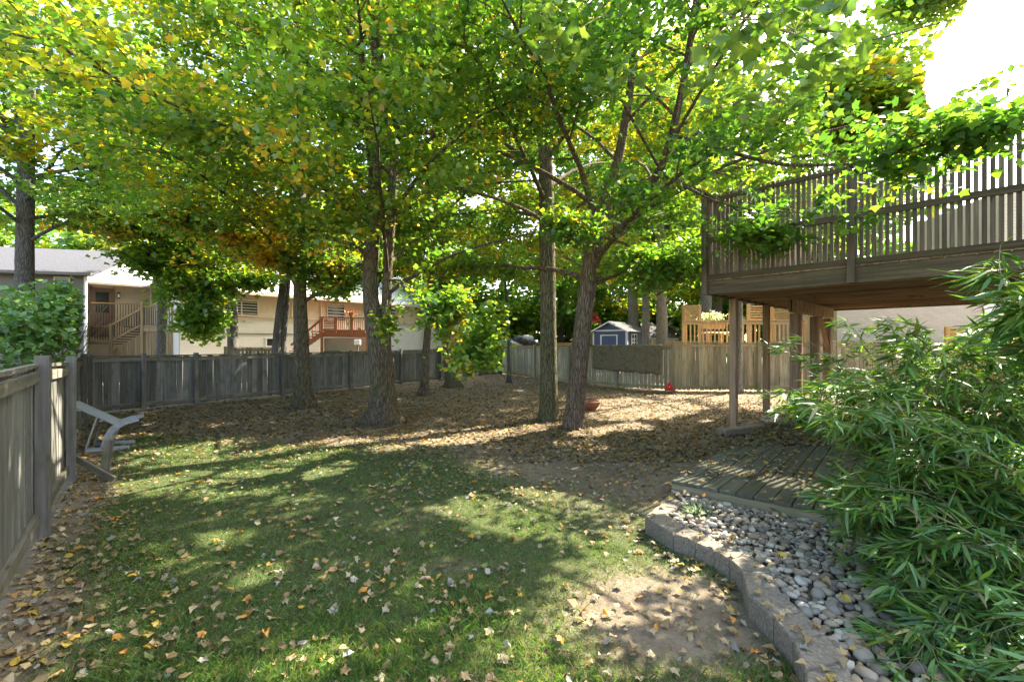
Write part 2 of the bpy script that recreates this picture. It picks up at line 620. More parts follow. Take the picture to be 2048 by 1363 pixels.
def build_ground():
    def axis(fine0, fine1, step, ext):
        a = np.arange(fine0, fine1 + step / 2, step)
        e = np.array([0.6, 1.5, 3, 6, 12, 25, 60, 140, 320, ext])
        return np.concatenate([fine0 - e[::-1], a, fine1 + e])
    X = axis(-11, 9, 0.09, 900)
    Y = axis(0.6, 13, 0.09, 900)
    gx, gy = np.meshgrid(X, Y)
    p = np.stack([gx, gy, 0 * gx], -1)
    near = sstep(40, 10, np.hypot(gx, gy))
    z = near * (0.018 * noise3(p, 1.1, 1) + 0.010 * noise3(p, 4.2, 2) + 0.004 * noise3(p, 13, 9))
    V = np.stack([gx, gy, z - 0.012], -1).reshape(-1, 3)
    ny, nx = gx.shape
    i = np.arange(ny - 1)[:, None] * nx + np.arange(nx - 1)[None]
    Fq = np.stack([i, i + 1, i + nx + 1, i + nx], -1).reshape(-1, 4)
    m = bpy.data.meshes.new('ground')
    m.from_pydata(V.tolist(), [], Fq.tolist())
    a = m.attributes.new('grass', 'FLOAT', 'POINT')
    gd = grass_density(gx, gy)
    yard = (gy < 14)
    gd = np.where(np.hypot(gx, gy) > 32, 0.6, gd)
    a.data.foreach_set('value', gd.ravel().astype(np.float32))
    m.polygons.foreach_set('use_smooth', [True] * len(m.polygons))
    mat, nt, b = new_mat('ground_soil')
    v = coords(nt, (1, 1, 1), False)
    n1 = noise(nt, v, 1.3, 5)
    n2 = noise(nt, v, 38, 6, 0.7)
    n3 = noise(nt, v, 7, 5, 0.65)
    soil = ramp(nt, n2, [(0.28, (0.07, 0.053, 0.037)), (0.72, (0.22, 0.175, 0.125))])
    soil = mixc(nt, ramp(nt, n1, [(0.35, (0, 0, 0)), (0.7, (0.6, 0.6, 0.6))]), soil, (0.27, 0.22, 0.165))
    soil = mixc(nt, ramp(nt, n3, [(0.50, (0, 0, 0)), (0.72, (0.7, 0.7, 0.7))]), soil, (0.11, 0.08, 0.05))
    gr = ramp(nt, n2, [(0.3, (0.04, 0.05, 0.022)), (0.7, (0.10, 0.115, 0.045))])
    at = node(nt, 'ShaderNodeAttribute', attribute_name='grass')
    nt.links.new(mixc(nt, at.outputs['Fac'], soil, gr), b.inputs['Base Color'])
    b.inputs['Roughness'].default_value = 0.95
    b.inputs['Specular IOR Level'].default_value = 0.15
    ad = node(nt, 'ShaderNodeMath', operation='ADD')
    nt.links.new(n2, ad.inputs[0])
    nt.links.new(n3, ad.inputs[1])
    bump(nt, b, ad.outputs[0], 0.8, 0.025)
    m.materials.append(mat)
    o = bpy.data.objects.new('ground', m)
    link(o)
    tag(o, 'worn backyard ground of bare soil and thin lawn', kind='structure')


def ground_z(x, y):
    p = np.stack([np.asarray(x, float), np.asarray(y, float), 0 * np.asarray(x, float)], -1)
    return 0.018 * noise3(p, 1.1, 1) + 0.010 * noise3(p, 4.2, 2) + 0.004 * noise3(p, 13, 9) - 0.012


build_ground()


# ------------------------------------------------------------------ fences
def norm_to_yard(a, b):
    d = np.array([b[0] - a[0], b[1] - a[1]])
    d /= np.linalg.norm(d)
    n = np.array([-d[1], d[0]])
    if n @ (np.array([0.5, 9.0]) - np.array(a[:2])) < 0:
        n = -n
    return d, n


def fence(name, label, posts, mb, mx, bw=0.14, gap=0.004, group=None, post_w=0.10, post_up=0.04, capw=0.10, step=0.02,
          rail_low=0.10, board0=0.05, slit=0.10):
    """posts: list of (x, y, z_top); boards stand on the line, posts and rails proud on the yard side"""
    root = empty(name, (posts[0][0], posts[0][1], 0), label=label, cat='fence', group=group)
    for i, p in enumerate(posts):
        a, b = (p, posts[i + 1]) if i + 1 < len(posts) else (posts[i - 1], p)
        d, n = norm_to_yard(a, b)
        ang = math.atan2(d[1], d[0])
        box('post', (p[0] + n[0] * 0.062, p[1] + n[1] * 0.062, -0.05), (post_w, 0.09, p[2] + post_up + 0.05), M_GREYP if mb is M_GREY else mb, root, ang, bev=0.004)
    for a, b in zip(posts[:-1], posts[1:]):
        d, n = norm_to_yard(a, b)
        ang = math.atan2(d[1], d[0])
        L = math.hypot(b[0] - a[0], b[1] - a[1])
        zt = min(a[2], b[2]) if abs(a[2] - b[2]) > 0.12 else None
        z0, z1 = (a[2], b[2]) if zt is None else (zt, zt)
        nb = max(1, int(round(L / (bw + gap))))
        w = L / nb
        for k in range(nb):
            t = (k + 0.5) / nb
            x, y = a[0] + (b[0] - a[0]) * t, a[1] + (b[1] - a[1]) * t
            h = z0 + (z1 - z0) * t - 0.03 - board0
            j = random.uniform(-0.004, 0.004)
            g = gap * random.uniform(0.3, 1.9) + (0.012 if random.random() < slit else 0)
            o = bpy.data.objects.new('board', box_mesh(round(w - g, 3), 0.018, 1.0, mb))
            M = T(x + n[0] * j, y + n[1] * j, board0 + random.uniform(-0.02, 0.015)) @ RZ(ang) @ RY(random.uniform(-.006, .006)) @ Matrix.Diagonal((1, 1, h, 1))
            link(o, M, root)
        off = n * 0.032
        pa = lambda p, z, k=1.0: (p[0] + off[0] * k, p[1] + off[1] * k, z)
        beam('top_rail', pa(a, z0 - 0.105), pa(b, z1 - 0.105), 0.038, 0.09, mx, root)
        beam('bottom_rail', pa(a, rail_low + 0.045), pa(b, rail_low + 0.045), 0.040, 0.09, mx, root)
        beam('cap_rail', pa(a, z0 - 0.012, 0.6), pa(b, z1 - 0.012, 0.6), capw, 0.030, mx, root)
    return root


LF = [(-1.85, 1.2, 1.43), (-4.04, 3.79, 1.44), (-5.25, 5.27, 1.395), (-6.93, 7.0, 1.37), (-8.4, 8.75, 1.36), (-9.75, 10.3, 1.36)]
fence('board_fence', 'weathered grey board fence with proud posts beside the tipped chair and leafy bush', LF, M_GREY, M_GREYX, bw=0.125, post_up=0.07, post_w=0.12, slit=0.03, capw=0.05)
BF = []
for px, yt in ((172, 711), (285, 710), (390, 708.5), (563, 705), (699, 703), (800, 700), (880, 697), (939, 695), (1000, 691.5)):
    r = (px - 1024) / F
    d = (-16.49) / (r - 0.645)
    BF.append((r * d, d, H - (yt - HZ) / F * d))
fence('board_fence', 'long grey board fence behind the maple trunks, in front of the neighbouring houses', BF, M_GREY, M_GREYX, bw=0.145, post_up=0.05, slit=0.15)
RF = []
for px, d in ((1000, 25.35), (1071, 21.8), (1140, 19.4), (1233, 16.95)):
    RF.append(((px - 1024) / F * d, d, 1.585))
RF.append(((1345 - 1024) / F * 15.7, 15.7, 1.60))
fence('board_fence', 'weathered pale board fence with the rug hung over it', RF, M_PALEF, M_TANX, bw=0.125, gap=0.02, post_up=0.03, slit=0.35)
RF2 = [(RF[-1][0], RF[-1][1] - 0.02, 1.70), (8.6, 15.75, 1.70), (11.2, 15.75, 1.72), (13.8, 15.7, 1.72), (17.0, 15.6, 1.9)]
fence('board_fence', 'taller tan board fence with bright slits between its boards behind the deck posts', RF2, M_TAN, M_TANX, bw=0.135, gap=0.022, post_up=0.04, slit=0.3)
# low grey fence beyond the back fence and picket rail in the far yard
fence('board_fence', 'small grey picket fence standing beyond the long grey fence near the white wall', [(-11.6, 18.2, 1.52), (-9.9, 19.6, 1.50)], M_GREY, M_GREYX, bw=0.12, gap=0.02, post_up=0.03)
fence('board_fence', 'far low fence with a pale top rail in the yard beside the blue shed', [(-0.3, 29.5, 1.75), (2.2, 29.4, 1.75), (4.6, 29.2, 1.75)], M_GREY, M_CEDARX, bw=0.10, gap=0.06, post_up=0.05)
fence('board_fence', 'fresh orange cedar fence panel behind the pale far trunks', [(7.8, 25.0, 1.85), (9.8, 24.8, 1.85), (11.4, 24.6, 1.85)], M_CEDAR, M_CEDARX, bw=0.14, gap=0.006, post_up=0.03)
fence('board_fence', 'short cedar fence panel with gate frame in front of the cream brick wall', [(12.9, 13.4, 2.1), (14.9, 13.1, 2.1), (16.9, 12.8, 2.1)], M_CEDAR, M_CEDARX, bw=0.14, gap=0.006, post_up=0.06)

# stake and diagonal brace by the left fence
br = empty('fence_brace', G(207, 960), label='wooden stake with a diagonal brace board leaning to the grey fence', cat='brace')
s0 = G(207, 958)
beam('stake', (s0[0], s0[1], -0.04), (s0[0] + 0.05, s0[1] + 0.02, 0.46), 0.035, 0.085, M_GREYX, br)
e0 = P(128, 903, 5.35)
beam('brace_board', (s0[0] + 0.18, s0[1] - 0.06, 0.015), tuple(e0), 0.03, 0.075, M_GREYX, br)


# ------------------------------------------------------------------ tipped chair
def chair():
    o2 = G(172, 905)
    rad = np.array([o2[0], o2[1]]) / math.hypot(o2[0], o2[1])
    u = np.array([-rad[1], rad[0]]) * -1.0           # image right
    if u[0] < 0:
        u = -u
    root = empty('garden_chair', (o2[0], o2[1], 0), label='grey slatted garden chair tipped forward with its back on the fence', cat='chair')

    rad, u = rad * math.cos(.2) + u * math.sin(.2), u * math.cos(.2) - rad * math.sin(.2)

    def pt(a, v, w):   # a along u, v up, w away from the camera
        a, v = a * .80, v * .98
        return (o2[0] + u[0] * a + rad[0] * w, o2[1] + u[1] * a + rad[1] * w, v + 0.025)
    Wd = 0.52
    joint, top = (0.40, 0.37), (-0.235, 0.715)
    nsl = 6
    for k in range(nsl):
        w = Wd * (k + 0.5) / nsl
        ex = 0.05 * math.sin(math.pi * (k + 0.5) / nsl)
        dx, dy = top[0] - joint[0], top[1] - joint[1]
        beam('back_slat', pt(joint[0], joint[1], w), pt(joint[0] + dx * (1 + ex), joint[1] + dy * (1 + ex), w), 0.072, 0.016, M_CHAIR, root, bev=0.003)
    for f in (0.28, 0.80):
        x, y = joint[0] + (top[0] - joint[0]) * f, joint[1] + (top[1] - joint[1]) * f
        beam('back_rail', pt(x - .012, y - .024, 0), pt(x - .012, y - .024, Wd), 0.05, 0.022, M_CHAIR, root, bev=0.003)
    # seat slats run across; the seat now stands on edge, curving into the rear legs
    seat = [(0.36, 0.335), (0.335, 0.27), (0.30, 0.20), (0.27, 0.13), (0.245, 0.06), (0.235, 0.0)]
    for x, y in seat:
        beam('seat_slat', pt(x + .03, y, 0.0), pt(x + .03, y, Wd), 0.018, 0.058, M_CHAIR, root, bev=0.003)
    for w in (0.02, Wd - 0.02):
        # side frame: rear leg sweeping from the seat to the foot
        prof = [(0.225, 0.00), (0.275, 0.13), (0.335, 0.26), (0.43, 0.345), (0.56, 0.395), (0.76, 0.425)]
        wid = [0.085, 0.095, 0.10, 0.095, 0.07, 0.05]
        vv, ff = [], []
        for i, (x, y) in enumerate(prof):
            q0 = prof[max(0, i - 1)]
            q1 = prof[min(len(prof) - 1, i + 1)]
            tx, ty = q1[0] - q0[0], q1[1] - q0[1]
            l = math.hypot(tx, ty)
            nx, ny = -ty / l * wid[i] / 2, tx / l * wid[i] / 2
            for sx in (-1, 1):
                for sw in (-0.011, 0.011):
                    vv.append(pt(x + nx * sx, y + ny * sx, w + sw))
        for i in range(len(prof) - 1):
            a = i * 4
            b = a + 4
            ff += [(a, a + 1, b + 1, b), (a + 2, b + 2, b + 3, a + 3), (a, b, b + 2, a + 2), (a + 1, a + 3, b + 3, b + 1)]
        ff += [(0, 2, 3, 1), (len(vv) - 4, len(vv) - 3, len(vv) - 1, len(vv) - 2)]
        mesh_obj('rear_leg', vv, ff, M_CHAIR, root)
        beam('front_leg', pt(-0.02, 0.012, w), pt(0.62, -0.008, w), 0.022, 0.062, M_CHAIR, root, bev=0.003)
        beam('armrest', pt(0.0, 0.03, w - 0.02 if w < 0.1 else w + .02), pt(0.155, 0.50, w - .02 if w < 0.1 else w + .02), 0.085, 0.020, M_CHAIR, root, bev=0.003)


chair()

# ------------------------------------------------------------------ raised deck on posts
DA = np.array([3.5, 8.1])
E1 = np.array([0.69, -0.724])
E2 = np.array([0.724, 0.69])
A1 = math.atan2(E1[1], E1[0])
A2 = math.atan2(E2[1], E2[0])


def DK(s, t, z):
    q = DA + E1 * s + E2 * t
    return (q[0], q[1], z)


dk = empty('raised_deck', DK(0, 0, 0), label='tall weathered wooden deck on posts with a slatted privacy screen', cat='deck')
LS, LT = 4.42, 6.2
ZB, ZD = 2.50, 2.735
beam('fascia', DK(0, 0, ZB + 0.117), DK(LS, 0, ZB + 0.117), 0.04, 0.235, M_DECK, dk, bev=0.004)
beam('fascia', DK(0.02, 0.022, ZB + 0.117), DK(0.02, LT, ZB + 0.117), 0.04, 0.235, M_DECK, dk, bev=0.004)
beam('fascia', DK(0.042, LT, ZB + 0.117), DK(LS, LT, ZB + 0.117), 0.04, 0.233, M_DECK, dk, bev=0.004)
nj = 15
for k in range(1, nj):
    t = LT * k / nj
    beam('joist', DK(0.045, t, ZB + 0.12), DK(LS, t, ZB + 0.12), 0.04, 0.19, M_JOIST, dk)
nbd = int(LS / 0.146)
for k in range(nbd):
    s = 0.073 + k * LS / nbd
    beam('deck_board', DK(s, -0.03, ZB + 0.255), DK(s, LT + .02, ZB + 0.255), 0.138, 0.028, M_JOIST, dk)
# posts along the end, main beam with its posts
for s, t, w in ((0.10, 1.0, 0.125), (0.10, 2.9, 0.12), (0.10, 5.5, 0.13)):
    box('post', DK(s, t, -0.05), (w, w, ZB + 0.05), M_POST, dk, A1, bev=0.006)
for k, t in enumerate((2.15, 3.65, 4.85)):
    box('post', DK(0.85, t, -0.05), (0.15, 0.19, ZB - 0.215), M_POST, dk, A1, bev=0.006)
beam('main_beam', DK(0.83, 1.85, ZB - 0.125), DK(0.83, 5.1, ZB - 0.125), 0.045, 0.235, M_BEAM, dk, bev=0.004)
beam('main_beam', DK(0.90, 1.85, ZB - 0.125), DK(0.90, 5.1, ZB - 0.125), 0.045, 0.235, M_BEAM, dk, bev=0.004)
for k in range(9):
    t = 2.05 + k * 0.36
    beam('beam_cleat', DK(0.800, t, ZB - 0.006), DK(0.800, t, ZB - 0.245), 0.09, 0.018, M_BEAM, dk)
beam('knee_brace', DK(0.86, 4.75, 1.55), DK(0.86, 4.05, ZB - 0.26), 0.09, 0.04, M_POST, dk)
for s, t, z in ((2.55, 3.2, ZB + .01), (2.1, 5.2, ZB + .005), (3.3, 4.9, ZB + .005)):
    beam('nailer', DK(s - 0.12, t, z), DK(s + 0.12, t, z), 0.09, 0.05, M_POST, dk)
beam('nailer', DK(1.9, 5.05, ZB - 0.03), DK(3.4, 4.85, ZB - 0.03), 0.05, 0.03, M_BEAM, dk)


def screen(f, L, posts, first=0.04):
    n = int(L / 0.072)
    for k in range(n):
        s = first + (k + 0.5) * (L - first) / n
        p0 = f(s, 0)
        box('slat', (p0[0], p0[1], ZD + 0.02), (0.048, 0.034, 1.50 + random.uniform(-.01, .01)), M_DECKZ, dk, A1 + random.uniform(-.05, .05))
    for z, h in ((ZD + 0.075, 0.088), (ZD + 0.74, 0.088), (ZD + 1.44, 0.06)):
        beam('screen_rail', (*f(0.0, 0.037)[:2], z), (*f(L, 0.037)[:2], z), 0.036, h, M_DECK, dk)
    for s in posts:
        p0 = f(s, 0.068)
        box('screen_post', (p0[0], p0[1], ZB + 0.0), (0.095, 0.09, 1.72), M_DECKZ, dk, A1, bev=0.004)


screen(lambda s, o: DK(s, -o, 0), LS, (0.0, 2.12))
screen(lambda t, o: DK(-o, t, 0), LT, (2.1, 4.2, 6.1))
for k in range(2):
    beam('handrail', DK(0.3, LT - 0.05 - k * 0.0, ZD + 0.95 - k * 0.5), DK(LS, LT - 0.05, ZD + 0.95 - k * 0.5), 0.04, 0.09, M_DECK, dk)

# ------------------------------------------------------------------ low platform
PE1 = np.array([0.757, -0.653])
PE2 = np.array([0.653, 0.757])
PB = np.array([1.66, 4.66])
pl = empty('low_platform', (PB[0], PB[1], 0), label='low mossy plank platform beside the pebble bed, scattered with leaves', cat='platform')


def PK(s, t, z):
    q = PB + PE1 * s + PE2 * t
    return (q[0], q[1], z)


PW, PL = 2.6, 4.5
npb = 17
for k in range(npb):
    s = (k + 0.5) * PW / npb
    beam('plank', PK(s, -0.03 + random.uniform(-.006, .006), 0.195 + random.uniform(-.002, .002)), PK(s, PL, 0.195 + random.uniform(-.002, .002)), PW / npb - 0.008, 0.032, M_PLAT, pl, bev=0.004)
beam('fascia', PK(0, 0, 0.085), PK(PW, 0, 0.085), 0.04, 0.18, M_TANX, pl, bev=0.004)
beam('fascia', PK(0.02, 0.022, 0.085), PK(0.02, PL, 0.085), 0.04, 0.18, M_DECK, pl)
beam('fascia', PK(PW - .02, 0.022, 0.085), PK(PW - .02, PL, 0.085), 0.04, 0.18, M_DECK, pl)
beam('fascia', PK(0.044, PL - .02, 0.085), PK(PW - .044, PL - .02, 0.085), 0.04, 0.18, M_DECK, pl)

# ------------------------------------------------------------------ retaining wall of blocks
wl = empty('retaining_wall', (W_OUT[4][0], W_OUT[4][1], 0), label='curved low retaining wall of grey concrete blocks round the pebble bed', cat='wall')
for i in range(len(W_OUT) - 1):
    segs = [(0, 1)] if i < 6 else [(0, 1)]
    L = np.linalg.norm(W_OUT[i + 1] - W_OUT[i])
    ns = max(1, int(round(L / 0.30)))
    for k in range(ns):
        f0, f1 = k / ns, (k + 1) / ns
        o0, o1 = W_OUT[i] + (W_OUT[i + 1] - W_OUT[i]) * f0, W_OUT[i] + (W_OUT[i + 1] - W_OUT[i]) * f1
        i0, i1 = W_IN[i] + (W_IN[i + 1] - W_IN[i]) * f0, W_IN[i] + (W_IN[i + 1] - W_IN[i]) * f1
        c = (o0 + o1 + i0 + i1) / 4
        q = [c + (p - c) * 0.972 for p in (o0, o1, i1, i0)]
        dz = random.uniform(-0.004, 0.004)
        b = 0.012
        qt = [c + (p - c) * 0.92 for p in q]
        v = [(p[0], p[1], -0.06) for p in q] + [(p[0], p[1], WZ - b + dz) for p in q] + [(p[0], p[1], WZ + dz) for p in qt]
        f = [(3, 2, 1, 0), (0, 1, 5, 4), (1, 2, 6, 5), (2, 3, 7, 6), (3, 0, 4, 7), (4, 5, 9, 8), (5, 6, 10, 9), (6, 7, 11, 10), (7, 4, 8, 11), (8, 9, 10, 11)]
        v = [(a - c[0], bb - c[1], z) for a, bb, z in v]
        mesh_obj('block', v, f, M_BLOCK, wl, T(c[0], c[1], 0))
# second low wall behind the platform, by the deck post
wl2 = empty('retaining_wall', (*G(1490, 862)[:2], 0), label='short low course of stone blocks beside the deck post, behind the platform', cat='wall')
for k in range(6):
    c = G(1462, 866)[:2] * (1 - k / 5.0) + G(1640, 842)[:2] * (k / 5.0)
    c2 = G(1462, 866)[:2]
    dd = G(1640, 842)[:2] - c2
    an = math.atan2(dd[1], dd[0])
    box('block', (c[0], c[1], -0.03), (np.linalg.norm(dd) / 5 - 0.012, 0.20, 0.13), M_BROWNS, wl2, an, bev=0.014)

# ------------------------------------------------------------------ pebble bed
BED = [tuple(p) for p in W_IN] + [(3.2, 1.7), (3.6, 2.8), tuple(PK(1.9, -0.03, 0)[:2]), tuple(PK(0.02, -0.03, 0)[:2])]


def pebble_shape(seed):
    r = np.random.default_rng(seed)
    V, n, k = [], 7, 3
    V.append((0, 0, 1.0))
    for i in range(1, k + 1):
        th = math.pi * i / (k + 1)
        for j in range(n):
            ph = 2 * math.pi * (j + 0.5 * (i % 2)) / n
            V.append((math.sin(th) * math.cos(ph), math.sin(th) * math.sin(ph), math.cos(th)))
    V.append((0, 0, -1.0))
    V = np.array(V) * (1 + 0.09 * r.normal(size=(len(V), 1)))
    f = [(0, 1 + j, 1 + (j + 1) % n) for j in range(n)]
    for i in range(k - 1):
        for j in range(n):
            a, b = 1 + i * n + j, 1 + i * n + (j + 1) % n
            f.append((a, a + n, b + n, b))
    l = len(V) - 1
    f += [(l, 1 + (k - 1) * n + (j + 1) % n, 1 + (k - 1) * n + j) for j in range(n)]
    return V, f


def build_pebbles():
    v = [(p[0], p[1], 0.062) for p in BED]
    bed = mesh_obj('pebble_bed', v, [tuple(range(len(v)))], M_STONE)
    tag(bed, 'bed of rounded river pebbles inside the block wall', kind='structure')
    mats = []
    for i, c in enumerate(((0.27, 0.23, 0.18), (0.20, 0.175, 0.145), (0.38, 0.34, 0.28), (0.22, 0.165, 0.115), (0.145, 0.12, 0.10), (0.30, 0.24, 0.175))):
        mats.append(plain('pebble_stone', c, 0.75, 0.22, 14, bmp=0.003))
    shapes = [pebble_shape(50 + i) for i in range(8)]
    meshes = [mk_mesh('pebble', V, f, mats[i % 6], True) for i, (V, f) in enumerate(shapes * 3)]
    r = np.random.default_rng(11)
    xs = r.uniform(1.2, 3.8, 30000)
    ys = r.uniform(1.6, 4.7, 30000)
    ok = inpoly(xs, ys, BED)
    pts = []
    arr = np.zeros((1600, 3))
    for x, y in zip(xs[ok], ys[ok]):
        s = r.uniform(0.016, 0.042) * (1.12 if y < 3.1 else 0.92)
        k = len(pts)
        if k == 0 or (((arr[:k, 0] - x) ** 2 + (arr[:k, 1] - y) ** 2) > (0.74 * (s + arr[:k, 2])) ** 2).all():
            arr[k] = (x, y, s)
            pts.append((x, y, s))
        if len(pts) > 1500:
            break
    # the ones that show largest first
    def score(q):
        px, py = proj(np.array([q[0], q[1], 0.1]))
        vis = 1.0 if (px < 1500 + (py - 1080) * 0.75 + 170 and py < 1370) else 0.15
        return -vis * q[2] / q[1]
    pts.sort(key=score)
    rest = []
    for i, (x, y, s) in enumerate(pts):
        e = r.uniform(0.75, 1.3)
        M = T(x, y, 0.07 + s * 0.42 + r.uniform(0, 0.022)) @ RZ(r.uniform(0, 6.28)) @ RX(r.normal() * 0.25) @ Matrix.Diagonal((s * e * 1.15, s / e ** 0.3, s * r.uniform(0.55, 0.8), 1))
        if i < 300:
            o = bpy.data.objects.new('pebble', meshes[int(r.integers(len(meshes)))])
            link(o, M, bed)
        else:
            V, f = shapes[int(r.integers(8))]
            A = np.array(M)
            rest.append((V @ A[:3, :3].T + A[:3, 3], f))
    V, f = join(rest)
    o = mesh_obj('pebble_fill', V, f, mats[0], bed, smooth=True)
    for mm in mats[1:]:
        o.data.materials.append(mm)
    nf = len(shapes[0][1])
    o.data.polygons.foreach_set('material_index', np.repeat(r.integers(0, 6, len(rest)), nf).astype(np.int32))
    tag(o, kind='stuff')
    # pale stones behind the platform
    c0, c1 = G(1530, 846)[:2], G(1790, 858)[:2]
    rest = []
    for i in range(420):
        t, w = r.uniform(), r.normal() * 0.28
        q = c0 + (c1 - c0) * t
        d = (c1 - c0) / np.linalg.norm(c1 - c0)
        q = q + np.array([-d[1], d[0]]) * (w + 0.25)
        s = r.uniform(0.02, 0.045)
        V, f = shapes[i % 8]
        rest.append((V * np.array([s, s, s * 0.65]) + np.array([q[0], q[1], s * 0.4 + 0.0]), f))
    V, f = join(rest)
    o = mesh_obj('gravel_strip', V, f, mats[2], smooth=True)
    tag(o, 'pale gravel strip behind the plank platform', 'gravel', kind='stuff')


build_pebbles()

# blue fescue tuft
def fescue():
    c = G(1397, 1030, 0.09)
    r = np.random.default_rng(3)
    n = 190
    a = r.uniform(0, 6.28, n)
    lean = np.abs(r.normal(0.55, 0.3, n))
    L = r.uniform(0.12, 0.21, n)
    b = np.stack([c[0] + 0.035 * r.normal(size=n), c[1] + 0.035 * r.normal(size=n), np.full(n, c[2] - 0.02)], 1)
    dr = np.stack([np.cos(a) * np.sin(lean), np.sin(a) * np.sin(lean), np.cos(lean)], 1)
    sd = np.stack([-np.sin(a), np.cos(a), 0 * a], 1) * 0.0022
    mid = b + dr * (L * 0.55)[:, None]
    dr2 = dr - np.array([0, 0, 0.55])
    tip = mid + dr2 * (L * 0.45)[:, None]
    V = np.stack([b - sd, b + sd, mid + sd * 0.8, tip, mid - sd * 0.8], 1).reshape(-1, 3)
    k = r.uniform(0.75, 1.3, (n, 1))
    m = poly_mesh('ornamental_grass', [(V, 5, np.array([[0.22, 0.30, 0.30]]) * k)], M_GRASS)
    o = bpy.data.objects.new('ornamental_grass', m)
    link(o)
    tag(o, 'blue grey tuft of ornamental grass beside the plank platform', 'grass tuft')


fescue()


# ------------------------------------------------------------------ buildings
def siding(name, a, b, z0, z1, mat, parent, course=0.12, out=0.018, thick=0.10):
    """lap siding from a to b (xy), its courses as a real stepped profile; the outside is to the right of a->b"""
    a, b = np.array(a[:2], float), np.array(b[:2], float)
    d = b - a
    L = np.linalg.norm(d)
    d /= L
    n = np.array([d[1], -d[0]])
    prof = []
    k = max(1, int(round((z1 - z0) / course)))
    for i in range(k):
        zb, zt = z0 + (z1 - z0) * i / k, z0 + (z1 - z0) * (i + 1) / k
        prof += [(out, zb), (0.0, zt)]
    prof += [(-thick, z1), (-thick, z0)]
    v = [(0, -o, z) for o, z in prof] + [(L, -o, z) for o, z in prof]
    m = len(prof)
    f = [(i, (i + 1) % m, (i + 1) % m + m, i + m) for i in range(m)] + [tuple(range(m - 1, -1, -1)), tuple(range(m, 2 * m))]
    # local x along the wall, local -y outward
    M = Matrix(((d[0], -n[0], 0, a[0]), (d[1], -n[1], 0, a[1]), (0, 0, 1, 0), (0, 0, 0, 1)))
    return mesh_obj(name, v, f, mat, parent, M)


def wall(name, a, b, z0, z1, mat, parent, thick=0.2):
    """plain wall block; outside to the right of a->b"""
    a, b = np.array(a[:2], float), np.array(b[:2], float)
    d = b - a
    L = np.linalg.norm(d)
    d /= L
    n = np.array([d[1], -d[0]])
    v = [(0, 0, z0), (L, 0, z0), (L, thick, z0), (0, thick, z0), (0, 0, z1), (L, 0, z1), (L, thick, z1), (0, thick, z1)]
    M = Matrix(((d[0], -n[0], 0, a[0]), (d[1], -n[1], 0, a[1]), (0, 0, 1, 0), (0, 0, 0, 1)))
    return mesh_obj(name, v, BOXF, mat, parent, M)


class WallFrame:
    """places panels on a wall: u along it, z up, o outward"""
    def __init__(s, a, b):
        s.a, s.b = np.array(a[:2], float), np.array(b[:2], float)
        s.d = (s.b - s.a) / np.linalg.norm(s.b - s.a)
        s.n = np.array([s.d[1], -s.d[0]])
        s.ang = math.atan2(s.d[1], s.d[0])

    def u(s, px):
        r = (px - 1024) / F
        return (r * s.a[1] - s.a[0]) / (s.d[0] - r * s.d[1])

    def z(s, px, py):
        y = (s.a + s.d * s.u(px))[1]
        return H - (py - HZ) / F * y

    def at(s, u, o, z):
        q = s.a + s.d * u + s.n * o
        return (q[0], q[1], z)

    def panel(s, name, u0, u1, z0, z1, o0, o1, mat, parent, bev=0.0):
        c = s.at((u0 + u1) / 2, (o0 + o1) / 2, z0)
        return box(name, c, (abs(u1 - u0), abs(o1 - o0), z1 - z0), mat, parent, s.ang, bev=bev)

    def window(s, parent, px0, px1, py0, py1, panes=2, trim=None, blinds=0, fr=0.06):
        trim = trim or M_WHITE
        u0, u1 = s.u(px0), s.u(px1)
        pm = (px0 + px1) / 2
        z1, z0 = s.z(pm, py0), s.z(pm, py1)
        w = s.panel('window', u0, u1, z0, z1, 0.005, 0.03, M_GLASS, parent)
        s.panel('frame', u0 - fr, u1 + fr, z1, z1 + fr, 0.01, 0.065, trim, w)
        s.panel('sill', u0 - fr, u1 + fr, z0 - fr, z0, 0.01, 0.085, trim, w)
        for a, b in ((u0 - fr, u0), (u1, u1 + fr)):
            s.panel('frame', a, b, z0, z1, 0.012, 0.064, trim, w)
        for k in range(1, panes):
            uu = u0 + (u1 - u0) * k / panes
            s.panel('mullion', uu - 0.03, uu + 0.03, z0 + .002, z1 - .002, 0.012, 0.055, trim, w)
        for k in range(blinds):
            zz = z0 + (z1 - z0) * (k + 0.35) / blinds
            s.panel('blind_slat', u0 + 0.02, u1 - 0.02, zz, zz + (z1 - z0) / blinds * 0.35, 0.031, 0.037, M_SKIN, w)
        return w


def slab(name, corners, th, mat, parent):
    """roof plane of thickness th from its corner points (any polygon, flat)"""
    c = [Vector(map(float, p)) for p in corners]
    n = (c[1] - c[0]).cross(c[2] - c[0]).normalized()
    if n.z < 0:
        c.reverse()
        n = -n
    v = [tuple(p) for p in c] + [tuple(p - n * th) for p in c]
    k = len(c)
    f = [tuple(range(k)), tuple(range(2 * k - 1, k - 1, -1))] + [(i, i + k, (i + 1) % k + k, (i + 1) % k) for i in range(k)]
    return mesh_obj(name, v, f, mat, parent)


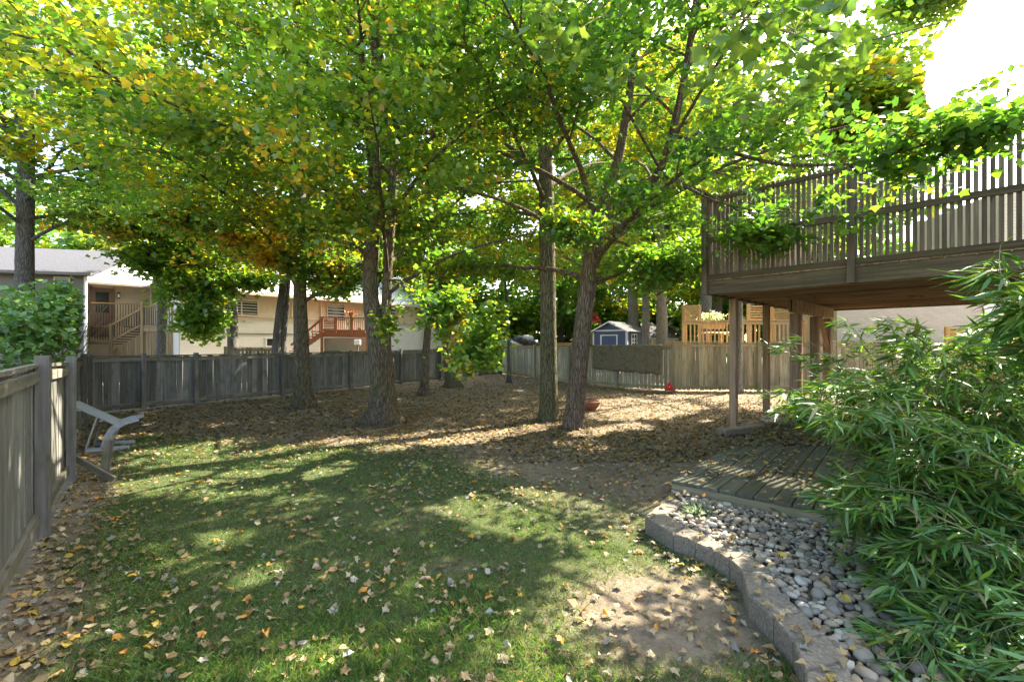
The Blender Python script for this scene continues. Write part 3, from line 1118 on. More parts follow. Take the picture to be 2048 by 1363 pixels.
# house with the grey wing and brown door (left, beyond the back fence)
h1 = empty('grey_house', (*P(172, 700, 20)[:2], 0), label='house with grey siding wing, brown door and wall lamp beyond the fence', cat='house')
c1 = P(172, 0, 20)[:2]
a1 = P(-260, 0, 18.2)[:2]
siding('siding_wall', a1, c1, 0.0, 4.75, M_SIDG, h1, 0.13)
w1 = WallFrame(a1, c1)
w1.window(h1, 112, 139, 556, 612, 1, M_SIDB)
w1.panel('corner_trim', w1.u(168.5), w1.u(173), 0, 4.75, -0.06, 0.03, M_WHITE, h1)
d1 = P(176, 0, 24)[:2]
siding('siding_wall', (c1[0] + .01, c1[1] + .02), d1, 0, 4.75, M_SIDG, h1, 0.13)
e1_ = P(352, 0, 26.6)[:2]
siding('siding_wall', d1, e1_, 0.0, 4.95, M_SIDB, h1, 0.13)
w1b = WallFrame(d1, e1_)
dr = w1b.panel('door', w1b.u(183), w1b.u(226), 2.05, w1b.z(205, 576), 0.005, 0.05, M_BROWN, h1)
w1b.panel('glass_pane', w1b.u(191), w1b.u(218), w1b.z(205, 625), w1b.z(205, 584), 0.05, 0.06, M_GLASS, dr)
for uu in (181, 226):
    w1b.panel('door_frame', w1b.u(uu), w1b.u(uu + 2.5), 2.05, w1b.z(205, 573), 0.005, 0.075, M_BROWN, dr)
lp = w1b.panel('wall_lamp', w1b.u(234), w1b.u(240), w1b.z(237, 597), w1b.z(237, 585), 0.03, 0.16, M_BLACK, h1)
w1b.panel('lamp_glass', w1b.u(235), w1b.u(239), w1b.z(237, 595), w1b.z(237, 588), 0.16, 0.165, M_WHITE, lp)
w1b.panel('downpipe', w1b.u(300), w1b.u(303), 0.2, 4.85, 0.03, 0.10, M_WHITE, h1)
# roofs
ro = w1.n * 0.45
r0, r1 = a1 + ro, c1 + ro + w1.d * 0.45
bk = w1.n * -4.5
slab('roof', [(*r0, 4.72), (*r1, 4.72), (*(c1 + bk), 6.6), (*(a1 + bk), 6.6)], 0.12, M_SHING, h1)
beam('gutter', (*r0, 4.70), (*r1, 4.70), 0.13, 0.12, M_SIDG, h1)
ro2 = w1b.n * 0.4
q0, q1 = d1 + ro2, e1_ + ro2 + w1b.d * 0.4
bk2 = w1b.n * -4.2
slab('roof', [(*q0, 4.92), (*q1, 4.92), (*(d1 + bk2 + w1b.d * 1.2), 7.1), (*(d1 + bk2 - w1b.d * 2), 7.1)], 0.12, M_SHINGL, h1)
slab('roof', [(*q1, 4.92), (*(q1 + bk2 * 2), 4.92), (*(d1 + bk2 + w1b.d * 1.2), 7.1)], 0.12, M_SHINGL, h1)
beam('gutter', (*q0, 4.90), (*q1, 4.90), 0.12, 0.11, M_SIDB, h1)

# its wooden deck with stairs
hd = empty('back_deck', P(285, 690, 22.3), label='wooden deck with black balusters and stairs below the brown door', cat='deck')
dd = 22.0


def Q(px, py, d=dd):
    return tuple(P(px, py, d))


zf = P(0, 655, dd)[2]
beam('deck_edge', Q(283, 658), Q(350, 659), 0.05, 0.2, M_PALE, hd)
beam('deck_floor', Q(283, 655, 23.2), Q(352, 655, 23.2), 2.2, 0.05, M_PALE, hd)
for px in (222, 285, 347):
    yt = {222: 648, 285: 603, 347: 610}[px]
    p = P(px, yt, dd)
    box('post', (p[0], p[1], 0), (0.12, 0.12, p[2]), M_PALE, hd, bev=0.004)
beam('top_rail', Q(285, 613), Q(347, 613), 0.08, 0.06, M_PALE, hd)
beam('top_rail', Q(183, 605, 23.6), Q(285, 608, 23.6), 0.08, 0.06, M_PALE, hd)
beam('bottom_rail', Q(285, 652), Q(347, 652), 0.06, 0.06, M_PALE, hd)
for k in range(13):
    px = 289 + k * 4.5
    beam('baluster', Q(px, 613), Q(px, 652), 0.02, 0.02, M_BLACK, hd)
for k in range(17):
    px = 190 + k * 5.6
    beam('baluster', Q(px, 606, 23.6), Q(px, 652, 23.6), 0.02, 0.02, M_BLACK, hd)
beam('stair_rail', Q(222, 650), Q(285, 616), 0.06, 0.09, M_PALE, hd)
beam('stair_rail', Q(222, 682), Q(285, 648), 0.05, 0.08, M_PALE, hd)
for k in range(13):
    f = (k + 0.5) / 13
    beam('baluster', Q(222 + 63 * f, 650 - 34 * f), Q(222 + 63 * f, 682 - 34 * f), 0.02, 0.02, M_BLACK, hd)
beam('landing_rail', Q(165, 652), Q(222, 652), 0.06, 0.06, M_PALE, hd)
beam('landing_edge', Q(165, 685), Q(224, 685), 0.06, 0.16, M_PALE, hd)
for k in range(10):
    beam('baluster', Q(168 + k * 5.4, 653), Q(168 + k * 5.4, 681), 0.02, 0.02, M_BLACK, hd)
for k in range(7):
    f = k / 7
    c = P(224 + 58 * f, 688 - 34 * f, dd + 0.45)
    box('step', (c[0], c[1], c[2] - 0.02), (0.34, 0.9, 0.05), M_PALE, hd)
for k in range(22):
    px = 226 + k * 5.7
    p = P(px, 700, dd + 0.06)
    zt = P(0, 662 if px > 284 else 700 - (px - 226) * 0.55, dd)[2]
    box('skirt_board', (p[0], p[1], 0.05), (0.125, 0.02, max(0.3, zt - 0.05)), M_PALE, hd)

# house with white wall and beige siding
h2a, h2d = np.array([-15.5, 21.0]), np.array([0.68, 0.73])
h2d /= np.linalg.norm(h2d)
h2b = h2a + h2d * 17.0
h2 = empty('beige_house', (h2a[0], h2a[1], 0), label='house with white lower wall, beige upper siding and pale roof beyond the fence', cat='house')
wall('lower_wall', h2a, h2b, 0, 3.03, M_WALLW, h2)
w2n = np.array([h2d[1], -h2d[0]])
siding('siding_wall', h2a + w2n * 0.12, h2b + w2n * 0.12, 3.035, 4.22, M_SIDB, h2, 0.11)
wall('end_wall', h2a - w2n * 8, h2a - w2n * 0.02, 0, 4.2, M_WALLW, h2)
w2 = WallFrame(h2a + w2n * 0.15, h2b + w2n * 0.15)
w2.window(h2, 450, 514, 601, 629, 2, M_SIDB, 5, 0.07)
w2.window(h2, 585, 613, 605, 632, 1, M_SIDB, 5, 0.07)
w2.window(h2, 655, 688, 610, 640, 1, M_SIDB, 5, 0.06)
w2.window(h2, 740, 790, 612, 640, 2, M_SIDB, 4, 0.06)
w2l = WallFrame(h2a, h2b)
w2l.window(h2, 533, 546, 677, 691, 1)
w2l.window(h2, 880, 905, 650, 672, 1)
ov = w2n * 0.55
g0, g1 = h2a + ov - h2d * 0.5, h2b + ov + h2d * 0.5
rg = -w2n * 4.3
slab('roof', [(*g0, 4.25), (*g1, 4.25), (*(h2b + rg), 6.3), (*(h2a + rg), 6.3)], 0.14, M_SHINGL, h2)
slab('roof', [(*(h2a + rg), 6.3), (*(h2b + rg), 6.3), (*(h2b + rg * 2.1), 4.25), (*(h2a + rg * 2.1), 4.25)], 0.14, M_SHINGL, h2)
beam('fascia', (*g0, 4.20), (*g1, 4.20), 0.10, 0.13, M_SIDB, h2)
for pxx in (640, 845):
    w2.panel('downpipe', w2.u(pxx), w2.u(pxx + 3), 0.2, 4.15, 0.03, 0.11, M_SIDB, h2)
beam('wall_pipe', w2l.at(1.0, 0.04, w2l.z(520, 668)), w2l.at(w2l.u(592), 0.04, w2l.z(592, 668)), 0.035, 0.035, M_BLACK, h2)

# red stained deck of that house
rd = empty('back_deck', P(680, 690, 22.5), label='red stained wooden deck with stairs and slatted railing at the white wall', cat='deck')
rdd = 22.6
beam('deck_edge', Q(643, 669, rdd), Q(735, 670, rdd), 0.06, 0.24, M_RED, rd)
beam('deck_floor', Q(643, 664, rdd + 1.3), Q(745, 664, rdd + 1.3), 2.5, 0.05, M_RED, rd)
beam('top_rail', Q(640, 634, rdd), Q(735, 636, rdd), 0.14, 0.05, M_RED, rd)
beam('bottom_rail', Q(643, 660, rdd), Q(735, 661, rdd), 0.05, 0.07, M_RED, rd)
for px in (644, 671, 703, 734):
    p = P(px, 633, rdd)
    box('post', (p[0], p[1], 0 if px in (644, 734) else P(0, 668, rdd)[2]), (0.11, 0.11, p[2] if px in (644, 734) else p[2] - P(0, 668, rdd)[2]), M_RED, rd)
for k in range(7):
    beam('screen_slat', Q(647, 638.5 + k * 3.2, rdd + .02), Q(669, 638.5 + k * 3.2, rdd + .02), 0.02, 0.045, M_RED, rd)
for k in range(15):
    px = 674 + k * 4.0
    beam('baluster', Q(px, 636, rdd), Q(px, 660, rdd), 0.04, 0.035, M_RED, rd)
beam('stair_rail', Q(582, 690, rdd), Q(643, 638, rdd), 0.06, 0.10, M_RED, rd)
beam('stringer', Q(590, 706, rdd), Q(643, 668, rdd), 0.05, 0.22, M_RED, rd)
for k in range(8):
    f = (k + 0.5) / 8
    beam('baluster', Q(584 + 59 * f, 690 - 52 * f, rdd), Q(588 + 55 * f, 706 - 40 * f, rdd), 0.04, 0.035, M_RED, rd)
for k in range(8):
    f = (k + 0.3) / 8
    c = P(590 + 53 * f, 704 - 38 * f, rdd + 0.5)
    box('step', (c[0], c[1], c[2]), (0.26, 0.95, 0.045), M_RED, rd)
wall('skirt', P(648, 0, rdd + 0.1)[:2], P(735, 0, rdd + 0.1)[:2], 0, P(0, 675, rdd)[2], M_BRICKR, rd, 0.08)
# things under and on that deck
ac = empty('cooling_unit', (*P(664, 690, 22.2)[:2], 0), label='dark cooling unit standing under the red deck', cat='cooling unit')
pc = P(664, 0, 22.2)
box('cabinet', (pc[0], pc[1], 0.6), (0.62, 0.5, 0.72), M_BLACK, ac, bev=0.02)
for k in range(5):
    box('grille_bar', (pc[0], pc[1] - 0.258, 0.66 + k * 0.12), (0.56, 0.012, 0.03), M_WHITE, ac)
box('stand', (pc[0], pc[1], 0), (0.6, 0.48, 0.6), M_BLOCK, ac)
bx = empty('utility_box', (*P(715, 690, 22.2)[:2], 0), label='small white utility box on a post under the red deck', cat='utility box')
pc = P(715, 0, 22.2)
box('cover', (pc[0], pc[1], 1.62), (0.30, 0.14, 0.26), M_WHITE, bx, bev=0.015)
box('stand', (pc[0], pc[1] + .02, 0), (0.08, 0.06, 1.62), M_BROWN, bx)
fp = empty('flower_pot', P(703, 633, rdd), label='pot of red flowers on the red deck rail', cat='plant pot')
V, f = tube([(0, 0, 0), (0, 0, .08), (0, 0, .20), (0, 0, .21)], [0.09, 0.11, 0.14, 0.145], 12)
mesh_obj('pot', V, f, M_TERRA, fp, T(P(703, 633, rdd)))
pp = np.array(P(703, 626, rdd)) + np.random.default_rng(2).normal(size=(130, 3)) * np.array([0.17, 0.12, 0.10])
m = poly_mesh('flowers', [(leaf_verts(DIAM, pp, RNG.normal(size=(130, 3)), RNG.normal(size=(130, 3)), np.full(130, 0.06)), 4,
                           np.where(RNG.uniform(size=(130, 1)) < .55, np.array([[0.6, 0.06, 0.03]]), np.array([[0.06, 0.13, 0.03]])))], M_FAR)
o = bpy.data.objects.new('flowers', m)
link(o, None, fp)

# blue shed
sd = empty('blue_shed', (*P(1253, 690, 29)[:2], 0), label='dark blue garden shed with white trim beyond the fence', cat='shed')
s0 = P(1186, 0, 29.9)[:2]
s1 = P(1254, 0, 28.4)[:2]
sdir = (s1 - s0) / np.linalg.norm(s1 - s0)
sn = np.array([-sdir[1], sdir[0]])
s2 = s1 + sn * 3.2
s3 = s0 + sn * 3.2
ze, zp = P(0, 660, 29)[2], P(0, 645, 29)[2] + 0.05
sm = (s0 + s1) / 2
v = [(*s0, 0), (*s1, 0), (*s1, ze), (*sm, zp), (*s0, ze), (*s3, 0), (*s2, 0), (*s2, ze), (*((s2 + s3) / 2), zp), (*s3, ze)]
f = [(0, 1, 2, 3, 4), (9, 8, 7, 6, 5), (1, 6, 7, 2), (5, 0, 4, 9), (0, 5, 6, 1)]
mesh_obj('wall', v, f, M_BLUE, sd)
fw, sw = WallFrame(s0, s1), WallFrame(s1, s2)
for (wf, u0, u1) in ((fw, 0, .09), (fw, fw.u(1254) - .09, fw.u(1254)), (sw, 0.0, 0.09), (sw, np.linalg.norm(s2 - s1) - .09, np.linalg.norm(s2 - s1))):
    wf.panel('corner_trim', u0, u1, 0, ze, 0.004, 0.03, M_WHITE, sd)
fw.panel('eave_trim', 0.09, fw.u(1254) - .09, ze - 0.06, ze + 0.03, 0.006, 0.035, M_WHITE, sd)
dr = fw.panel('door', fw.u(1203), fw.u(1234), 0.1, fw.z(1218, 671), 0.004, 0.02, M_BLUE, sd)
for a, b in ((1201, 1203.5), (1233, 1235.5)):
    fw.panel('door_trim', fw.u(a), fw.u(b), 0.1, fw.z(1218, 671), 0.02, 0.04, M_WHITE, dr)
fw.panel('door_trim', fw.u(1201), fw.u(1235.5), fw.z(1218, 671), fw.z(1218, 669), 0.02, 0.041, M_WHITE, dr)
gv = fw.panel('gable_vent', fw.u(1213), fw.u(1217), fw.z(1215, 654), fw.z(1215, 651), 0.004, 0.03, M_BLACK, sd)
ww = sw.window(sd, 1262.5, 1272, 669, 700, 2, M_WHITE)
for k in range(1, 4):
    z0_, z1_ = sw.z(1267, 700), sw.z(1267, 669)
    zz = z0_ + (z1_ - z0_) * k / 4
    sw.panel('mullion', sw.u(1262.5), sw.u(1272), zz - .02, zz + .02, 0.03, 0.052, M_WHITE, ww)
ovr = sdir * 0.18
k0 = -sn * 0.2
back = sn * 3.4
zo = ze - 0.09
slab('roof', [(*(s0 - ovr + k0), zo), (*(sm + k0), zp + 0.06), (*(sm + back), zp + 0.06), (*(s0 - ovr + back), zo)], 0.05, M_SHING, sd)
slab('roof', [(*(s1 + ovr + k0), zo), (*(sm + k0), zp + 0.06), (*(sm + back), zp + 0.06), (*(s1 + ovr + back), zo)], 0.05, M_SHING, sd)
for q in (s0 - ovr, s1 + ovr):
    beam('gable_trim', (*(q + k0 * 1.05), zo - 0.05), (*(sm + k0 * 1.05), zp), 0.03, 0.08, M_WHITE, sd)

# small outbuildings beyond
gb = empty('grey_roof_building', (*P(1325, 690, 36)[:2], 0), label='low pale building with dark grey roof behind the blue shed', cat='outbuilding')
wall('wall', P(1296, 0, 35)[:2], P(1350, 0, 35)[:2], 0, 2.15, M_WHITE, gb, 3)
q = P(1290, 0, 34.6), P(1357, 0, 34.6)
slab('roof', [(q[0][0], 34.6, 2.15), (q[1][0], 34.6, 2.15), (q[1][0] - 1.2, 37.5, 3.5), (q[0][0] + .4, 37.5, 3.5)], 0.1, M_SHING, gb)
beam('fascia', (q[0][0], 34.55, 2.08), (q[1][0], 34.55, 2.08), 0.05, 0.14, M_WHITE, gb)
gb = empty('brown_shed', (*P(1345, 690, 40)[:2], 0), label='brown plank shed with steep grey roof beyond the pale trunks', cat='shed')
b0, b1 = P(1326, 0, 40), P(1364, 0, 40)
bm_ = (b0 + b1) / 2
v = [(b0[0], 40, 0), (b1[0], 40, 0), (b1[0], 40, 2.1), (b0[0], 40, 3.55), (b0[0], 44, 0), (b1[0], 44, 0), (b1[0], 44, 2.1), (b0[0], 44, 3.55)]
mesh_obj('wall', v, [(0, 1, 2, 3), (7, 6, 5, 4), (1, 5, 6, 2), (0, 3, 7, 4)], M_BROWN, gb)
slab('roof', [(b0[0] - 0.1, 39.7, 3.72), (b1[0] + 0.3, 39.7, 2.0), (b1[0] + 2.2, 45, 3.0), (b0[0] + 1.6, 45, 4.2)], 0.1, M_SHING, gb)
ph = empty('play_house', (*P(1190, 690, 33)[:2], 0), label='wooden play tower with a red and white awning beyond the fence', cat='play house')
for px in (1170, 1200):
    for d in (33, 34.2):
        p = P(px, 0, d)
        box('post', (p[0], p[1], 0), (0.10, 0.10, 3.3), M_CEDAR, ph)
p0, p1 = P(1168, 0, 32.9), P(1202, 0, 32.9)
slab('awning', [(p0[0], 32.8, 3.35), (p1[0], 32.8, 3.35), (p1[0] - .2, 33.6, 4.05), (p0[0] + .2, 33.6, 4.05)], 0.03, M_REDP, ph)
slab('awning', [(p0[0], 34.4, 3.35), (p1[0], 34.4, 3.35), (p1[0] - .2, 33.6, 4.05), (p0[0] + .2, 33.6, 4.05)], 0.03, M_WHITE, ph)
for k in range(5):
    beam('wall_plank', (p0[0], 32.95, 1.7 + k * 0.17), (p1[0], 32.95, 1.7 + k * 0.17), 0.03, 0.13, M_CEDARX, ph)
sv = empty('covered_woodpile', (*P(1035, 690, 27)[:2], 0), label='dark tarp covered heap behind the grey fence corner', cat='heap')
r = np.random.default_rng(8)
for k in range(9):
    q = P(1012 + 7 * k + r.uniform(-3, 3), 0, 27.5 + r.uniform(-.3, .3))
    V_, f_ = pebble_shape(90 + k)
    mesh_obj('bundle', V_ * np.array([0.45, 0.4, 0.30]), f_, M_BLACK if k % 3 else M_SHINGL, sv, T(q[0], q[1], 1.75 + r.uniform(-.25, .25)), True)
box('crate', (*P(1035, 0, 27.5)[:2], 0), (2.0, 0.9, 1.6), M_BROWN, sv)

# neighbour's cedar deck (right, beyond the tan fence)
nd = empty('cedar_deck', (*P(1368, 690, 18.4)[:2], 0), label='light cedar deck railing with lattice panels beyond the tan fence', cat='deck')
ndd = 18.4
beam('top_rail', Q(1366, 641, ndd), Q(1610, 640, ndd), 0.14, 0.045, M_CEDARX, nd)
beam('fascia', Q(1366, 646, ndd), Q(1610, 645, ndd), 0.035, 0.12, M_CEDARX, nd)
beam('deck_edge', Q(1366, 696, ndd), Q(1610, 696, ndd), 0.05, 0.24, M_CEDARX, nd)
beam('deck_floor', Q(1366, 690, ndd + 1.6), Q(1625, 690, ndd + 1.6), 3.0, 0.04, M_CEDARX, nd)
for k in range(29):
    px = 1373 + k * 8.1
    beam('baluster', Q(px, 644, ndd), Q(px, 694, ndd), 0.045, 0.04, M_CEDAR, nd, up=(0, 1, 0))
for px in (1367, 1399, 1497, 1545, 1610):
    p = P(px, 0, ndd + .04)
    z = {1367: 3.25, 1399: 3.25, 1497: 3.3, 1545: 3.3, 1610: 2.65}[px]
    box('post', (p[0], p[1], 0), (0.11, 0.10, z), M_CEDAR, nd)


def lattice(px0, px1, py0, py1, d):
    a, b = P(px0, py1, d), P(px1, py0, d)
    W_, H_ = b[0] - a[0], b[2] - a[2]
    st = 0.085
    for sg in (1, -1):
        k = -H_
        while k < W_:
            u0, u1 = max(0, k), min(W_, k + H_)
            if u1 - u0 > 0.02:
                za, zb = (u0 - k), (u1 - k)
                if sg < 0:
                    za, zb = H_ - za, H_ - zb
                beam('lath', (a[0] + u0, d + 0.006 * sg, a[2] + za), (a[0] + u1, d + 0.006 * sg, a[2] + zb), 0.006, 0.028, M_CEDARX, nd)
            k += st
    for (p, q_) in (((0, 0), (W_, 0)), ((0, H_), (W_, H_)), ((0, 0), (0, H_)), ((W_, 0), (W_, H_))):
        beam('lattice_frame', (a[0] + p[0], d, a[2] + p[1]), (a[0] + q_[0], d, a[2] + q_[1]), 0.035, 0.04, M_CEDARX, nd, up=(0, 1, 0))


lattice(1368, 1399, 611, 640, ndd - 0.02)
lattice(1458, 1476, 625, 639, ndd + 0.6)
for k in range(6):
    beam('screen_board', Q(1497, 612 + k * 5.2, ndd + 1.8), Q(1590, 614 + k * 5.0, ndd + 1.8), 0.025, 0.075, M_CEDARX, nd)
# planter of white flowers and a table on it
fl = empty('flower_planter', P(1425, 640, ndd + 0.7), label='planter box overflowing with white flowers on the cedar deck', cat='planter')
pb = P(1425, 645, ndd + 0.7)
box('planter_box', (pb[0], pb[1], pb[2] - 0.25), (0.95, 0.28, 0.26), M_CEDARX, fl, bev=0.01)
n = 420
pp = P(1422, 633, ndd + 0.7) + np.random.default_rng(4).normal(size=(n, 3)) * np.array([0.26, 0.10, 0.09])
m = poly_mesh('flowers', [(leaf_verts(DIAM, pp, RNG.normal(size=(n, 3)), RNG.normal(size=(n, 3)), np.full(n, 0.07)), 4,
                           np.where(RNG.uniform(size=(n, 1)) < .6, np.array([[0.85, 0.85, 0.9]]), np.array([[0.2, 0.24, 0.15]])))], M_FAR)
link(bpy.data.objects.new('flowers', m), None, fl)
tb = empty('patio_table', (*P(1430, 690, ndd + 1.2)[:2], H), label='white topped patio table on the cedar deck', cat='table')
pt_ = P(1430, 666, ndd + 1.2)
box('table_top', (pt_[0], pt_[1], pt_[2]), (0.95, 0.7, 0.05), M_WHITE, tb, bev=0.01)
for sx in (-.4, .4):
    for sy in (-.28, .28):
        box('leg', (pt_[0] + sx, pt_[1] + sy, 1.58), (0.05, 0.05, pt_[2] - 1.58), M_CEDAR, tb)

# neighbour's cream brick house seen under the deck
nh = empty('cream_brick_house', (13, 18, 0), label='cream brick neighbouring house seen beneath the raised deck', cat='house')
n0, n1 = P(1674, 0, 17.6)[:2], P(2350, 0, 15.5)[:2]
wall('brick_wall', n0, n1, 0, 3.9, M_BRICKC, nh, 0.3)
wall('brick_wall', n0 + np.array([1.2, 6]), n0 + np.array([0.004, 0.02]), 0, 3.9, M_BRICKC, nh, 0.3)
nw = WallFrame(n0, n1)
nw.panel('pale_panel', nw.u(1965), nw.u(2040), 0.4, 3.6, 0.005, 0.05, M_WHITE, nh)
ov = nw.n * 0.4
slab('roof', [(*(n0 + ov - nw.d * .4), 3.9), (*(n1 + ov), 3.9), (*(n1 - nw.n * 3.5), 5.0), (*(n0 - nw.n * 3.5), 5.0)], 0.1, M_SHING, nh)
u2a, u2b = n0 + nw.d * 6.2 - nw.n * 1.2, n1 - nw.n * 1.2
siding('upper_wall', u2a, u2b, 4.2, 7.6, M_SIDB, nh, 0.13)
siding('upper_wall', u2a - nw.n * 5, u2a, 4.2, 7.6, M_SIDB, nh, 0.13)
nwu = WallFrame(u2a, u2b)
nwu.panel('window', 0.8, 2.2, 5.2, 6.5, 0.02, 0.06, M_GLASS, nh)

# our own house at the right edge
oh = empty('own_house', DK(LS + 0.62, 0, 0), label='house wall of tan brick and siding that the raised deck is built against', cat='house')
oa, ob = np.array(DK(LS + 0.62, 9.0, 0)[:2]), np.array(DK(LS + 0.62, -2.5, 0)[:2])
wall('brick_wall', oa, ob, 0, 2.45, M_BRICKR, oh, 0.3)
siding('siding_wall', oa, ob, 2.46, 5.25, M_SIDB, oh, 0.11)
wall('end_wall', oa + E1 * 7, oa + E1 * 0.0 + E2 * 0.01, 0, 5.25, M_BRICKR, oh, 0.3)
o_n = -E1 * 0.45
slab('roof', [(*(oa + o_n + E2 * .4), 5.2), (*(ob + o_n), 5.2), (*(ob + E1 * 4), 7.3), (*(oa + E1 * 4 + E2 * .4), 7.3)], 0.13, M_SHING, oh)
beam('gutter', (*(oa + o_n), 5.2), (*(ob + o_n), 5.2), 0.12, 0.12, M_BROWN, oh)


pier = empty('brick_pier', DK(3.95, 5.7, 0), label='tan brick pier carrying the raised deck behind the bamboo', cat='pier')
box('shaft', DK(3.95, 5.7, -0.02), (0.42, 0.42, 2.36), M_BRICKR, pier, A1)
box('cap', DK(3.95, 5.7, 2.34), (0.50, 0.50, 0.14), M_BLOCK, pier, A1, bev=0.01)

# ------------------------------------------------------------------ rug on the fence, pot, red scoop, plank
def rug():
    a, b = np.array(RF[2][:2]), np.array(RF[3][:2])
    pts = []
    segs = [(np.array(RF[i][:2]), np.array(RF[i + 1][:2])) for i in (2, 3)]
    nx, nz = 40, 14
    V = []
    for i in range(nx + 1):
        px = 1191 + (1324 - 1191) * i / nx
        r = (px - 1024) / F
        for (p, q) in segs:
            dd_ = q - p
            t = (r * p[1] - p[0]) / (dd_[0] - r * dd_[1])
            if -0.02 <= t <= 1.02:
                c = p + dd_ * t
                d_, n_ = norm_to_yard(p, q)
                break
        drop = 0.92 + 0.12 * i / nx + 0.02 * math.sin(i * 0.7)
        for k in range(nz + 1):
            f = k / nz
            if k < 2:   # folded over the top
                o_ = [-0.06, 0.02][k]
                z = 1.615 + 0.012 * math.sin(i * 1.3)
                if k == 0:
                    z -= 0.05
            else:
                z = 1.605 - drop * (f - 2 / nz) / (1 - 2 / nz) + 0.01 * math.sin(i * 1.3)
                o_ = 0.135 + 0.018 * math.sin(i * 0.45 + f * 2) * f + 0.012 * f
            V.append((c[0] + n_[0] * o_, c[1] + n_[1] * o_, z))
    Fq = [(i * (nz + 1) + k, i * (nz + 1) + k + 1, (i + 1) * (nz + 1) + k + 1, (i + 1) * (nz + 1) + k) for i in range(nx) for k in range(nz)]
    mat, nt, b_ = new_mat('rug_print')
    v = coords(nt, (1, 1, 1), False)
    nn = node(nt, 'ShaderNodeTexNoise')
    nn.inputs['Scale'].default_value = 2.2
    nt.links.new(v, nn.inputs['Vector'])
    mx = mixc(nt, 0.45, v, nn.outputs['Color'], 'ADD')
    vo = node(nt, 'ShaderNodeTexVoronoi', feature='DISTANCE_TO_EDGE')
    vo.inputs['Scale'].default_value = 3.0
    nt.links.new(mx, vo.inputs['Vector'])
    wv = node(nt, 'ShaderNodeTexWave', wave_type='RINGS')
    wv.inputs['Scale'].default_value = 2.0
    wv.inputs['Distortion'].default_value = 6.0
    wv.inputs['Detail'].default_value = 1.0
    nt.links.new(v, wv.inputs['Vector'])
    base = ramp(nt, noise(nt, v, 30, 4), [(0.3, (0.13, 0.11, 0.08)), (0.7, (0.20, 0.17, 0.125))])
    c = mixc(nt, ramp(nt, vo.outputs[0], [(0.0, (1, 1, 1)), (0.05, (0, 0, 0))]), base, (0.09, 0.078, 0.058))
    c = mixc(nt, ramp(nt, wv.outputs[1], [(0.46, (0, 0, 0)), (0.5, (0.6, 0.6, 0.6)), (0.54, (0, 0, 0))]), c, (0.10, 0.088, 0.066))
    nt.links.new(c, b_.inputs['Base Color'])
    b_.inputs['Roughness'].default_value = 0.95
    o = mesh_obj('hanging_rug', V, Fq, mat, smooth=True)
    md = o.modifiers.new('thick', 'SOLIDIFY')
    md.thickness = 0.012
    tag(o, 'grey brown leaf patterned rug hung over the pale fence', 'rug')


rug()

pot = G(1181, 817)
pr = empty('clay_pot', (pot[0], pot[1], 0), label='wide terracotta bowl heaped with dry sticks on the leaf litter', cat='plant pot')
V, f = tube([(0, 0, 0), (0, 0, 0.015), (0, 0, .10), (0, 0, .17), (0, 0, .185), (0, 0, .18), (0, 0, .12)], [0.15, 0.16, 0.22, 0.25, 0.26, 0.23, 0.19], 20)
mesh_obj('bowl', V, f, M_TERRA, pr, T(pot))
r = np.random.default_rng(6)
for k in range(14):
    a = r.uniform(-.6, .6) + (math.pi if r.random() < .5 else 0)
    L = r.uniform(.22, .36)
    q = pot + np.array([r.normal() * .05, r.normal() * .05, 0.19 + 0.009 * k])
    V, f = tube([q - np.array([math.cos(a), math.sin(a), r.normal() * .15]) * L * .6, q + np.array([0, 0, .012]), q + np.array([math.cos(a), math.sin(a), r.normal() * .25]) * L * .6], [0.011, 0.015, 0.009], 6)
    mesh_obj('stick', V, f, M_TWIG, pr)

sc_ = G(1338, 784)
so_ = empty('red_scoop', (sc_[0], sc_[1], 0), label='red plastic scoop propped on the ground against the tan fence', cat='scoop')
th = 0.012
out = [(-.16, 0), (.17, 0), (.165, .10), (.13, .19), (.07, .30), (.03, .34), (-.02, .29), (-.11, .17)]
v = [(x, 0.02 - 0.35 * z * z, z + .01) for x, z in out] + [(x * 0.96, 0.02 + th + .05 * (1 - abs(x) / .2) - 0.35 * z * z, z * .97 + .012) for x, z in out]
n = len(out)
f = [tuple(range(n - 1, -1, -1)), tuple(range(n, 2 * n))] + [(i, (i + 1) % n, (i + 1) % n + n, i + n) for i in range(n)]
mesh_obj('scoop_blade', v, f, M_REDP, so_, T(sc_[0], sc_[1], 0.0) @ RX(-0.15))
box('rivet', (0, 0, 0), (0.02, 0.012, 0.03), M_WHITE, so_, M=T(sc_[0], sc_[1] - .045, 0.17))
beam('grip', (sc_[0] + .03, sc_[1] + 0.0, .33), (sc_[0] + .04, sc_[1] + .05, .42), 0.03, 0.03, M_REDP, so_, bev=.006)
lg = beam('fallen_plank', (*G(1262, 785)[:2], 0.06), (*G(1346, 787)[:2], 0.05), 0.12, 0.09, M_DECK, None, bev=0.012)
tag(lg, 'dark old plank lying at the foot of the fence beside the red scoop', 'plank')


# ------------------------------------------------------------------ trees
LOW = [(-200, 430), (0, 430), (60, 440), (150, 480), (250, 500), (330, 560), (400, 590), (480, 545), (560, 545), (600, 570), (700, 600), (740, 565), (800, 595),
       (900, 620), (1000, 630), (1050, 610), (1100, 570), (1150, 570), (1250, 605), (1350, 612), (1420, 580), (1500, 520), (1600, 480), (1700, 440),
       (1800, 390), (1900, 350), (2048, 340), (2300, 340)]
LX, LYv = np.array([p[0] for p in LOW]), np.array([p[1] for p in LOW])
SKYGAP = [(1945, -30), (1925, 20), (1880, 75), (1840, 130), (1835, 190), (1850, 235), (1905, 195), (1960, 160), (2070, 110), (2300, 60), (2300, -30)]
